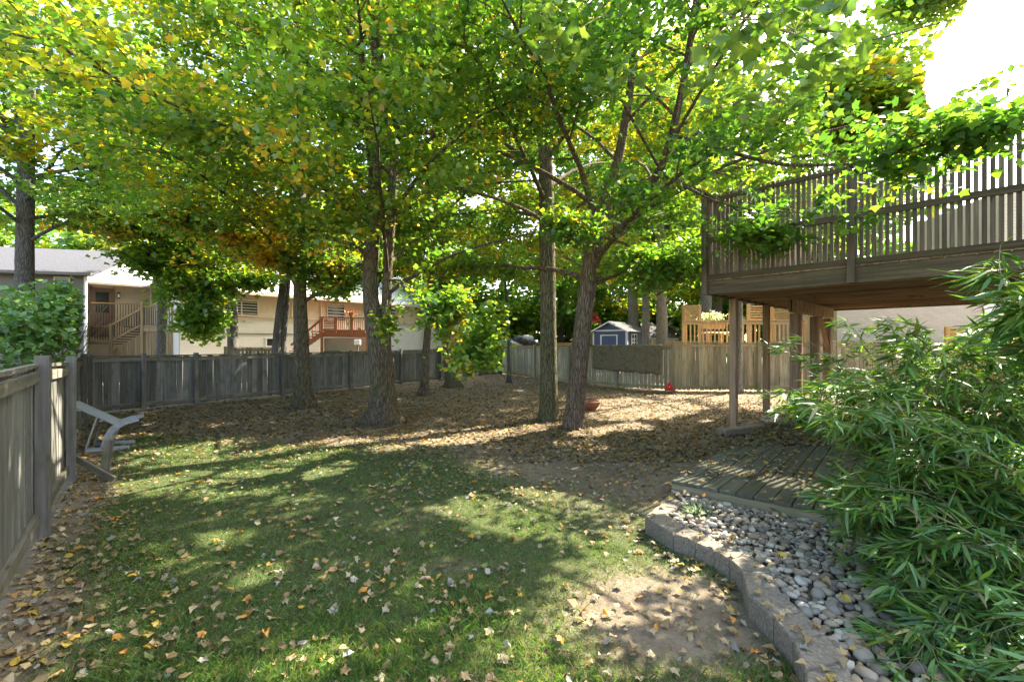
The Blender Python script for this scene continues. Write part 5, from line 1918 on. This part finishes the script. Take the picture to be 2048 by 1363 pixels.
for i, (px, d, r0, lab, lt, tn) in enumerate((
        (1323, 22.5, 0.29, 'thick pale trunk standing just beyond the fence with the rug', 0.55, 0.15),
        (1291, 25.5, 0.22, 'grey trunk right in front of the side wall of the blue shed', 0.6, 0.2),
        (1265, 33.0, 0.40, 'pale trunk rising behind the roof of the blue shed', 0.6, 0.35),
        (1411, 27.0, 0.36, 'pale bare trunk behind the lattice panel of the cedar deck', 0.6, 0.1),
        (1436, 29.0, 0.26, 'ivy clad dark trunk behind the white flowers on the cedar deck', 0.5, 0.1),
        (1172, 19.0, 0.14, 'golden leaved maple beyond the fence behind the leaning trunk', 0.8, 0.85))):
    tree('maple_tree', lab, [(px_stem([(px, rbase(0, d)), (px + 1, 620), (px - 3, 450), (px + 6, 200), (px + 4, 0 if d > 24 else 60)], d), [r0, r0 * .9, r0 * .75, r0 * .5, 0.04])],
         dict(h0=4.6 if d < 20 else 5.2, h1=13.0 + d * 0.22, R=4.6, nlimb=20, per=34), 150 + i, M_BARKL if i != 4 else M_BARKD, turn=tn, light=lt, size=0.17 if d < 24 else 0.21, far=True, flare=0.3, limbs_on=(d < 24))
# tall trees behind the houses that close the view
rngb = np.random.default_rng(321)
bgl = ['broad green tree rising behind the grey house roof', 'orange tinged tree behind the pale hip roof', 'tall tree behind the beige house ridge', 'dense dark tree behind the white wall house',
       'tall bright tree behind the fence corner', 'dark round tree left of the blue shed', 'tall green tree far behind the blue shed', 'bushy green tree behind the brown shed',
       'tall tree behind the cedar deck', 'bright tree behind the raised deck screen', 'big tree right of the cedar deck', 'wide crown far beyond the play tower', 'yellowing tree far behind the red deck', 'rounded dark shrub far behind the tarp covered heap', 'rounded shrub far behind the play tower', 'bushy shrub far behind the blue shed roof',
       'yellow tinged shrub beyond the cedar fence panel', 'low bushy tree behind the fence corner', 'leafy shrub behind the slatted screen of the cedar deck']
for i, (px, d, hh, rr, tn) in enumerate(((90, 34, 13, 5, .1), (300, 38, 12, 5, .75), (420, 36, 15, 5.5, .1), (640, 40, 17, 6, .1), (900, 36, 17, 6, .1), (1120, 36, 12, 4, .05),
                                         (1240, 44, 17, 6, .1), (1345, 50, 18, 6.5, .1), (1480, 34, 16, 5.5, .08), (1660, 28, 13, 4.6, .05), (1560, 40, 17, 6, .1), (1180, 54, 20, 7, .1), (760, 46, 18, 6, .3), (1060, 40, 6, 3.2, .05), (1150, 42, 5.5, 3.2, .05), (1270, 46, 7, 3.5, .05), (1400, 44, 6, 3.2, .15), (980, 34, 6, 3.0, .1), (1500, 30, 6, 2.8, .05))):
    b = P(px, rbase(0, d), d)
    pts = np.array([(b[0], b[1], 0), (b[0] + .1, b[1], hh * .35), (b[0], b[1], hh * .9)])
    tree('background_tree', bgl[i], [(pts, [0.3, 0.24, 0.05])], dict(h0=(2.0 if i not in (9,) else 4.5) if i < 13 else 0.6, h1=hh, R=rr, nlimb=24, per=16, spread=0.5), 400 + i, M_BARKF, turn=tn, light=0.45, size=0.34, far=True, low=False, limbs_on=False, flare=0.2,
         group=None)


# ------------------------------------------------------------------ near maple leaves over the yard, each one a leaf of the leaning tree
def lone_leaves(parent, mats, clumps, shape, n_total, size, seed, tilt=0.5, name='leaf', fold=0.2, twig_mat=None, hang=0.5):
    """clumps: (centre, radii, count, start of the twig)"""
    rng = np.random.default_rng(seed)
    meshes = []
    for i in range(6):
        V = leaf_verts(shape, np.zeros((1, 3)), np.array([[0, 0, 1.0]]), np.array([[0, 1.0, 0]]), np.ones(1), fold, 0.2, rng)
        meshes.append([mk_mesh(name, V, [tuple(range(len(shape)))], m) for m in mats])
    for c, rad, n, start in clumps:
        c, rad = np.asarray(c), np.asarray(rad)
        tubes = [tube(bez(np.asarray(start), (np.asarray(start) + c) / 2 + np.array([0, 0, .06]), c, 7), np.linspace(0.007, 0.003, 7), 5)]
        for k in range(n):
            q = rng.normal(size=3)
            q = q / np.linalg.norm(q) * rng.uniform(0.1, 1) ** 0.5
            p = c + q * rad
            if sun_hole(p[None], rng, 0.06)[0]:
                continue
            if k % 3 == 0:
                tubes.append(tube(bez(c - (c - p) * .1, (c + p) / 2 + np.array([0, 0, .03]), p, 4), [0.003, 0.0025, 0.002, 0.0015], 4))
            nr = np.array([0, 0, 1.0]) + rng.normal(0, tilt, 3)
            tp = q * np.array([1, 1, .3]) + rng.normal(0, .5, 3) + np.array([0, 0, -hang])
            x, y, z = frames(nr[None], tp[None])
            s = size * rng.uniform(0.7, 1.2)
            M = Matrix(((x[0][0], y[0][0], z[0][0], 0), (x[0][1], y[0][1], z[0][1], 0), (x[0][2], y[0][2], z[0][2], 0), (0, 0, 0, 1)))
            o = bpy.data.objects.new(name, meshes[int(rng.integers(6))][int(rng.integers(len(mats)))])
            link(o, T(p) @ M @ Matrix.Scale(s, 4), parent)
        if twig_mat:
            V, f = join(tubes)
            mesh_obj('twig', V, f, twig_mat, parent, smooth=True)


leaning = [o for o in bpy.data.objects if o.get('label', '').startswith('leaning maple')][0]
M_LEAFO = obj_leaf_mat('maple_leaf_single', [(0.07, 0.16, 0.04), (0.10, 0.20, 0.045), (0.14, 0.26, 0.05), (0.19, 0.30, 0.06), (0.09, 0.19, 0.075)], 0.5)
lone_leaves(leaning, [M_LEAFO], [
    (P(1100, 25, 3.6), (0.22, 0.3, 0.16), 26, P(1180, -60, 5.0)),
    (P(1125, 88, 3.9), (0.24, 0.3, 0.12), 24, P(1210, 30, 5.0)),
    (P(1480, 40, 3.2), (0.30, 0.35, 0.16), 42, P(1400, 20, 4.6)),
    (P(1590, 60, 3.2), (0.34, 0.35, 0.20), 50, P(1480, 40, 3.4)),
    (P(1660, 110, 3.6), (0.34, 0.35, 0.20), 38, P(1560, 60, 3.4)),
    (P(1560, 205, 4.2), (0.40, 0.35, 0.18), 40, P(1430, 180, 5.2)),
    (P(1250, 160, 4.6), (0.40, 0.35, 0.14), 34, P(1300, 100, 6)),
    (P(1440, 150, 4.4), (0.36, 0.35, 0.18), 36, P(1390, 120, 6)),
], MAPLE, 300, 0.125, 71, twig_mat=M_TWIG)


# ------------------------------------------------------------------ leafy bush behind the left fence
def bush():
    rng = np.random.default_rng(91)
    c0 = P(90, 640, 8.2)
    root = empty('leafy_bush', (c0[0], c0[1], 0), label='leafy green shrub with oval leaves leaning over the grey fence', cat='shrub')
    stems, pos, outs = [], [], []
    blobs = [(P(60, 640, 8.0), (1.0, .8, .48)), (P(150, 640, 8.4), (.75, .7, .42)), (P(20, 670, 7.4), (.8, .7, .5)), (P(110, 690, 8.0), (.85, .7, .35)), (P(-90, 645, 7.4), (1.2, .9, .7)), (P(185, 625, 8.6), (.45, .5, .22)), (P(100, 612, 8.6), (.7, .6, .33)), (P(170, 660, 8.8), (.6, .5, .3)), (P(150, 600, 8.9), (.5, .5, .25))]
    for c, rad in blobs:
        for k in range(26):
            q = rng.normal(size=3)
            q = q / np.linalg.norm(q) * rng.uniform(.3, 1) ** .5
            e = c + q * np.array(rad)
            b = np.array([c0[0] - .5 + rng.normal() * .35, c0[1] + .35 + rng.normal() * .2, 0])
            if rng.random() < .25:
                p2 = bez(b, (b + e) / 2 + np.array([0, 0, .5]), e, 9)
                stems.append(tube(p2, np.linspace(.014, .003, 9), 5))
            n = 26
            pos.append(e + rng.normal(size=(n, 3)) * np.array([.2, .2, .11]))
            outs.append(np.repeat(q[None], n, 0))
    V, f = join(stems)
    mesh_obj('stems', V, f, M_TWIG, root, smooth=True)
    p, o = np.concatenate(pos), np.concatenate(outs)
    ok = p[:, 2] > .3
    # keep clear of the fence boards
    fx = -5.25 - (p[:, 1] - 5.27) * 0.88
    ok &= p[:, 0] < fx - 0.12
    p, o = p[ok], o[ok]
    n = len(p)
    g = np.array([[.11, .24, .06]]) * rng.uniform(.6, 1.7, (n, 1)) + np.array([[.06, .06, .02]]) * rng.uniform(0, 1.4, (n, 1))
    y = rng.uniform(size=n) < .018
    g[y] = np.array([.55, .33, .04])
    nrm, tip = leaf_orient(o, rng, .5, .4)
    sz = 0.115 * rng.uniform(.7, 1.25, n)
    dist = np.linalg.norm(p - np.array([0, 0, H]), axis=1)
    px, py = proj(p)
    order = np.argsort(dist + np.where((px > 0) & (px < 230) & (py < 720) & (py > 560), 0, 50))
    near, rest = order[:280], order[280:]
    m = poly_mesh('foliage', [(leaf_verts(OVATE, p[rest], nrm[rest], tip[rest], sz[rest], rng=rng), 8, g[rest])], M_BUSH)
    q = bpy.data.objects.new('foliage', m)
    link(q, None, root)
    tag(q, kind='stuff')
    ms = [mk_mesh('leaf', leaf_verts(OVATE, np.zeros((1, 3)), np.array([[0, 0, 1.]]), np.array([[0, 1., 0]]), np.ones(1), rng=rng), [tuple(range(8))], obj_leaf_mat('bush_leaf_single', [(.08, .18, .045), (.11, .24, .06), (.17, .31, .08), (.21, .33, .10), (.13, .26, .06)], .45)) for _ in range(3)]
    x, yv, z = frames(nrm[near], tip[near])
    for i, j in enumerate(near):
        M = Matrix(((x[i][0], yv[i][0], z[i][0], p[j][0]), (x[i][1], yv[i][1], z[i][1], p[j][1]), (x[i][2], yv[i][2], z[i][2], p[j][2]), (0, 0, 0, 1)))
        link(bpy.data.objects.new('leaf', ms[i % 3]), M @ Matrix.Scale(sz[j], 4), root)


bush()


# ------------------------------------------------------------------ bamboo at the right
def bamboo():
    rng = np.random.default_rng(14)
    root = empty('bamboo_clump', (3.6, 2.6, 0), label='dense bamboo clump with long drooping leaves beside the pebble bed', cat='bamboo')
    # silhouette guides: tips of the arching culms (where they end, in the place itself)
    P_, N_, T_, S_ = [], [], [], []
    culm_parts = []

    def culm(b, e, arch, r0, k0=0.25, dens=1.5, sz=0.14):
        b, e = np.asarray(b, float), np.asarray(e, float)
        m = b * .45 + e * .55 + np.array([0, 0, arch])
        pts = bez(b, m, e, 14)
        V, f = tube(pts, np.linspace(r0, 0.0018, 14), 6, cap=False)
        mesh_obj('culm', V, f, M_CULM, root, smooth=True)
        d0 = e - b
        n = max(5, int(22 * dens * np.linalg.norm(d0)))
        twigs = []
        for i in range(n):
            t = k0 + (1 - k0) * (i + rng.uniform(0, 1)) / n
            t = min(t, 1)
            p = np.array([np.interp(t * 13, np.arange(14), pts[:, j]) for j in range(3)])
            tg = np.array([np.interp(min(t + .05, 1) * 13, np.arange(14), pts[:, j]) for j in range(3)]) - p + d0 * .02
            tg /= np.linalg.norm(tg) + 1e-9
            side = rng.normal(size=3) * np.array([1, 1, .5])
            l = rng.uniform(.05, .26)
            tw = tg * .6 + side * .7
            tw /= np.linalg.norm(tw)
            pe = p + tw * l + np.array([0, 0, -.02])
            twigs.append(tube([p, (p + pe) / 2 + np.array([0, 0, .012]), pe], [.0018, .0014, .001], 3, cap=False))
            k = int(rng.integers(5, 9))
            a = math.atan2(tw[1], tw[0])
            for q in range(k):
                aa = a + rng.normal(0, .55)
                el = rng.normal(-.38, .38)
                tip = np.array([math.cos(aa) * math.cos(el), math.sin(aa) * math.cos(el), math.sin(el)])
                P_.append(pe - tw * rng.uniform(0, .08))
                T_.append(tip)
                N_.append(np.array([0, 0, 1.]) + rng.normal(0, .45, 3))
                S_.append(sz * rng.uniform(.6, 1.25))
        V, f = join(twigs)
        culm_parts.append((V, f))

    # upper arching culms
    for k in range(34):
        b = np.array([rng.uniform(3.1, 4.7), rng.uniform(2.3, 4.0), 0])
        px = rng.uniform(1640, 2080)
        top = np.interp(px, [1560, 1640, 1720, 1800, 1900, 2050, 2100], [800, 760, 720, 660, 650, 640, 620])
        py = top + abs(rng.normal(0, 70))
        d = rng.uniform(2.6, 4.2)
        e = P(px, py, d)
        culm(b, e, rng.uniform(.25, .55), rng.uniform(.004, .007), dens=1.0)
    for (px, py, d) in ((1555, 815, 4.3), (1570, 800, 4.2), (1600, 790, 4.1), (1640, 765, 4.0), (1590, 810, 3.9), (1560, 690, 5.0), (1640, 700, 4.6), (1700, 650, 4.6), (1760, 635, 4.3), (1660, 830, 3.7), (1700, 850, 3.5), (1720, 790, 3.6), (1690, 770, 3.8)):
        culm((rng.uniform(3.4, 4.4), rng.uniform(2.9, 4.2), 0), P(px, py, d), .35, .005, .35, 1.1 if py > 700 else 0.7)
    # a few high tips at the right edge
    for (px, py, d) in ((1990, 535, 2.6), (2040, 560, 2.5), (2060, 520, 2.6)):
        culm((3.9, 2.4, 0), P(px, py, d), .3, .005, .6, .6, .2)
    # lower, nearer mass hanging over the pebbles
    for k in range(58):
        b = np.array([rng.uniform(2.9, 4.4), rng.uniform(1.7, 3.3), 0])
        py = rng.uniform(850, 1400)
        edge = np.interp(py, [850, 900, 990, 1060, 1180, 1250, 1363, 1420], [1690, 1720, 1640, 1650, 1700, 1770, 1800, 1820])
        px = edge + 20 + abs(rng.normal(0, 1)) * 170
        d = np.interp(py, [850, 1400], [3.6, 2.15]) * rng.uniform(.85, 1.04)
        e = P(px, py, d)
        e[2] = max(e[2], .12)
        culm(b, e, rng.uniform(.3, .6), rng.uniform(.003, .006), .3, 1.5, .135)
    V, f = join(culm_parts)
    o = mesh_obj('twigs', V, f, M_CULM, root)
    tag(o, kind='stuff')
    p, nn, tt, ss = np.array(P_), np.array(N_), np.array(T_), np.array(S_)
    px, py = proj(p)
    ok = (p[:, 2] > .06) & (p[:, 1] > 1.15)
    lim = np.interp(py, [500, 700, 800, 840, 870, 905, 930, 990, 1060, 1180, 1250, 1363, 1500], [1540, 1540, 1545, 1600, 1700, 1720, 1640, 1615, 1650, 1700, 1760, 1800, 1840])
    ok &= px > lim - 25 + rng.normal(0, 18, len(p))
    p, nn, tt, ss = p[ok], nn[ok], tt[ok], ss[ok]
    n = len(p)
    g = np.array([[.078, .19, .045]]) * rng.uniform(.5, 1.5, (n, 1)) + np.array([[.07, .05, -.01]]) * rng.uniform(-.3, 1.2, (n, 1))
    dead = rng.uniform(size=n) < .04
    g[dead] = np.array([.40, .33, .17]) * rng.uniform(.6, 1.1, (dead.sum(), 1))
    px, py = proj(p)
    dist = np.linalg.norm(p - np.array([0, 0, H]), axis=1)
    order = np.argsort(dist / ss + np.where((px > 1500) & (px < 2040) & (py < 1350), 0, 99))
    near, rest = order[:300], order[300:]
    m = poly_mesh('foliage', [(leaf_verts(LANCE, p[rest], nn[rest], tt[rest], ss[rest], .35, .22, rng), 8, g[rest])], M_BAMB)
    o = bpy.data.objects.new('foliage', m)
    link(o, None, root)
    tag(o, kind='stuff')
    STAT['bamboo'] = n
    mm = obj_leaf_mat('bamboo_leaf_single', [(.05, .12, .04), (.075, .175, .05), (.10, .22, .055), (.085, .19, .06), (.14, .25, .055)], .38, .045)
    ms = [mk_mesh('leaf', leaf_verts(LANCE, np.zeros((1, 3)), np.array([[0, 0, 1.]]), np.array([[0, 1., 0]]), np.ones(1), .35, .25, rng), [tuple(range(8))], mm) for _ in range(6)]
    x, y, z = frames(nn[near], tt[near])
    for i, j in enumerate(near):
        M = Matrix(((x[i][0], y[i][0], z[i][0], p[j][0]), (x[i][1], y[i][1], z[i][1], p[j][1]), (x[i][2], y[i][2], z[i][2], p[j][2]), (0, 0, 0, 1)))
        link(bpy.data.objects.new('leaf', ms[i % 6]), M @ Matrix.Scale(ss[j], 4), root)


bamboo()


# ------------------------------------------------------------------ grass
def grass():
    rng = np.random.default_rng(55)
    n = 330000
    # more blades near the camera
    y = 1.9 + 6.3 * rng.uniform(size=n) ** 1.6
    x = rng.uniform(-1.12, 0.72, n) * (y + .3)
    gd = grass_density(x, y)
    pat = noise3(np.stack([x, y, 0 * x], 1), 2.6, 77) * .5 + .5
    keep = rng.uniform(size=n) < np.clip(gd * (0.35 + .75 * pat) + .01, 0, 1)
    wl_ = inpoly(x, y, [tuple(p) for p in W_OUT] + [(5, 1), (6, 5), tuple(PK(0, 0, 0)[:2])])
    plf = (((x - PB[0]) * PE1[0] + (y - PB[1]) * PE1[1]) > -.02) & (((x - PB[0]) * PE2[0] + (y - PB[1]) * PE2[1]) > -.02)
    fx = -3.31 - (y - 2.91) * 0.83
    keep &= ~wl_ & ~plf & (x > fx + .12)
    x, y = x[keep], y[keep]
    n = len(x)
    STAT['grass'] = n
    z = ground_z(x, y)
    a = rng.uniform(0, 6.28, n)
    lean = np.abs(rng.normal(.6, .35, n))
    L = rng.uniform(.022, .058, n) * (1.05 + .5 * noise3(np.stack([x, y, 0 * x], 1), 3.4, 78)) * (1 + .6 * (rng.uniform(size=n) < .06))
    dr = np.stack([np.cos(a) * np.sin(lean), np.sin(a) * np.sin(lean), np.cos(lean)], 1)
    w = (rng.uniform(.0011, .002, n) * (1 + .12 * np.maximum(y - 2.5, 0)))[:, None]
    f2 = rng.uniform(0, 6.28, n)
    sd = np.stack([np.cos(f2), np.sin(f2), 0 * f2], 1) * w
    b = np.stack([x, y, z - .003], 1)
    mid = b + dr * (L * .55)[:, None]
    tip = mid + (dr - np.array([0, 0, .45])) * (L * .45)[:, None]
    V = np.stack([b - sd, b + sd, mid + sd * .7, tip], 1).reshape(-1, 3)
    k = rng.uniform(.6, 1.5, (n, 1))
    c = (np.array([[.075, .175, .04]]) + np.array([[.06, .03, .005]]) * rng.uniform(0, 1, (n, 1))) * k
    dry = rng.uniform(size=n) < (.18 + .3 * (1 - gd[keep]))
    c[dry] = np.array([.26, .22, .11]) * rng.uniform(.6, 1.2, (dry.sum(), 1))
    m = poly_mesh('grass', [(V, 4, c)], M_GRASS)
    o = bpy.data.objects.new('grass', m)
    link(o)
    tag(o, 'thin short lawn grass worn through in places', 'grass', kind='stuff')


grass()


# ------------------------------------------------------------------ fallen leaves
DRYC = np.array([[.36, .265, .14], [.30, .205, .095], [.23, .15, .075], [.41, .33, .20], [.31, .29, .26], [.50, .34, .06], [.55, .25, .05], [.20, .13, .08], [.22, .25, .08]])
DRYW = np.array([.22, .20, .12, .16, .10, .08, .05, .05, .02])


def surface_z(x, y):
    z = ground_z(x, y)
    s = (x - PB[0]) * PE1[0] + (y - PB[1]) * PE1[1]
    t = (x - PB[0]) * PE2[0] + (y - PB[1]) * PE2[1]
    z = np.where((s > 0) & (s < PW) & (t > 0) & (t < PL), 0.214, z)
    bed = inpoly(x, y, BED)
    z = np.where(bed & (z < .2), 0.125, z)
    ring = inpoly(x, y, [tuple(p) for p in W_OUT] + [tuple(p) for p in W_IN[::-1]])
    return np.where(ring & (z < .2), WZ + .004, z)


def fallen():
    rng = np.random.default_rng(66)
    # near lawn, litter under the trees, strip by the left fence, platform, pebbles
    n1 = 4500
    y1 = 1.8 + 6.6 * rng.uniform(size=n1) ** 1.15
    x1 = rng.uniform(-1.15, 1.15, n1) * (y1 + .4)
    n2 = 60000
    y2 = 6.2 + 17 * rng.uniform(size=n2) ** 1.3
    x2 = rng.uniform(-1.05, .95, n2) * (y2 + .5)
    n3 = 1100
    t3 = rng.uniform(size=n3)
    y3 = 2.2 + 8 * t3
    x3 = -3.31 - (y3 - 2.91) * 0.83 + .08 + np.abs(rng.normal(0, .38, n3))
    n4 = 130
    s4, t4 = rng.uniform(0, PW, n4), PL * rng.uniform(size=n4) ** .8
    x4, y4 = PB[0] + PE1[0] * s4 + PE2[0] * t4, PB[1] + PE1[1] * s4 + PE2[1] * t4
    n5 = 120
    k5 = rng.integers(0, len(W_OUT) - 1, n5)
    q5 = W_OUT[k5] + (W_OUT[k5 + 1] - W_OUT[k5]) * rng.uniform(size=(n5, 1)) + rng.normal(0, .09, (n5, 2)) - np.array([.08, .03])
    n6 = 1500
    x6, y6 = rng.uniform(-1.6, 3.2, n6), rng.uniform(4.7, 8.4, n6)
    x = np.concatenate([x1, x2, x3, x4, q5[:, 0], x6])
    y = np.concatenate([y1, y2, y3, y4, q5[:, 1], y6])
    src = np.concatenate([np.full(n1, 1), np.full(n2, 2), np.full(n3, 3), np.full(n4, 4), np.full(n5, 5), np.full(n6, 6)])
    p = np.stack([x, y, 0 * x], 1)
    nz = noise3(p, 1.2, 81) * .5 + noise3(p, 3.3, 82) * .3
    keep = np.ones(len(x), bool)
    keep &= ~((src == 1) & (rng.uniform(size=len(x)) > .45 + .55 * sstep(-.35, .25, nz + .3 * noise3(p, 6.0, 83))))
    # the litter thins toward the lawn and over the trodden soil on the right
    edge = 7.6 - .8 * np.clip(x + .5, 0, 2) + .35 * np.clip(-x - 2, 0, 5) * .25 + 0.5 * nz
    dens = sstep(edge - 1.6, edge + .8, y)
    soil = np.exp(-(((x - 2.4) / 1.6) ** 2 + ((y - 6.6) / 1.5) ** 2))
    dens = dens * (1 - .35 * soil) * (0.8 + .3 * nz)
    keep &= ~((src == 2) & (rng.uniform(size=len(x)) > dens))
    # inside the yard only
    lf = np.array(LF)[:, :2]
    bf, rf = np.array(BF)[:, :2], np.array(RF + RF2)[:, :2]
    yard = [tuple(q) for q in lf] + [tuple(q) for q in bf] + [tuple(q) for q in rf] + [(17, 9), (8, 3), (6, .5), (0, .5)]
    keep &= inpoly(x, y, yard)
    # not under the bamboo, fewer on the pebbles
    bedm = inpoly(x, y, BED)
    keep &= ~(bedm & (src == 1) & (rng.uniform(size=len(x)) < .35))
    x, y, src = x[keep], y[keep], src[keep]
    n = len(x)
    z = surface_z(x, y)
    sz = np.where(src == 2, rng.uniform(.042, .078, n), rng.uniform(.028, .066, n))
    ci = rng.choice(len(DRYC), n, p=DRYW)
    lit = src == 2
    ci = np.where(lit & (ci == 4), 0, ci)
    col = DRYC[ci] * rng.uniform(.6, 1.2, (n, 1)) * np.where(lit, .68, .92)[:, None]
    tilt = np.where(z > .2, .10, .22)
    nrm = np.array([0, 0, 1.]) + rng.normal(0, 1, (n, 3)) * tilt[:, None]
    tip = rng.normal(size=(n, 3)) * np.array([1, 1, .1])
    pos = np.stack([x, y, z + .008 + rng.uniform(0, .014, n) + np.where((src == 1) & (y < 7), .010, 0)], 1)
    px, py = proj(pos)
    order = np.argsort(np.where((px > 0) & (px < 2048) & (py < 1363), y / sz, 1e9))
    near, rest = order[:300], order[300:]
    fo = .25
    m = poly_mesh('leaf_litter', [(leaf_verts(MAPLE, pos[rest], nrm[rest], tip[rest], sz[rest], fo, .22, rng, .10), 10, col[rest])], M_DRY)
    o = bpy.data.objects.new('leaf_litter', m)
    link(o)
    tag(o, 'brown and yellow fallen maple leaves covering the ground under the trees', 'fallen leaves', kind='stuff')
    STAT['litter'] = n
    words = ['tan', 'brown', 'dark brown', 'pale buff', 'grey', 'yellow', 'orange', 'blackish brown', 'dull green']
    mats = []
    for c in DRYC:
        a = obj_leaf_mat('fallen_leaf', [tuple(c * .7), tuple(c), tuple(np.minimum(c * 1.2, .9))], .2, .03)
        mats.append(a)
    meshes = {}
    for i, c in enumerate(DRYC):
        meshes[i] = [mk_mesh('fallen_leaf', leaf_verts(MAPLE, np.zeros((1, 3)), np.array([[0, 0, 1.]]), np.array([[0, 1., 0]]), np.ones(1), .32, .32, rng, .11), [tuple(range(10))], mats[i]) for _ in range(10)]
    X, Y, Z = frames(nrm[near], tip[near])
    for i, j in enumerate(near):
        M = Matrix(((X[i][0], Y[i][0], Z[i][0], pos[j][0]), (X[i][1], Y[i][1], Z[i][1], pos[j][1]), (X[i][2], Y[i][2], Z[i][2], pos[j][2]), (0, 0, 0, 1)))
        o = bpy.data.objects.new('fallen_leaf', meshes[int(ci[j])][int(rng.integers(10))])
        link(o, M @ Matrix.Scale(float(sz[j]), 4))
        where = {True: 'the plank platform', False: 'the thin lawn'}[bool(pos[j][2] > .2)]
        if inpoly(np.array([x[j]]), np.array([y[j]]), BED)[0] and pos[j][2] < .2:
            where = 'the river pebbles'
        elif pos[j][2] < .2 and x[j] - (-3.31 - (y[j] - 2.91) * 0.83) < .75:
            where = 'the soil beside the grey board fence'
        elif pos[j][2] < .2 and grass_density(x[j:j + 1], y[j:j + 1])[0] < .5:
            where = 'the bare soil near the block wall'
        w = words[int(ci[j])]
        big = 'large' if sz[j] > .059 else ('small' if sz[j] < .051 else 'medium sized')
        tag(o, big + ' curled ' + w + ' maple leaf fallen on ' + where, 'fallen leaf', big + ' ' + w + ' fallen leaves on ' + where)


fallen()
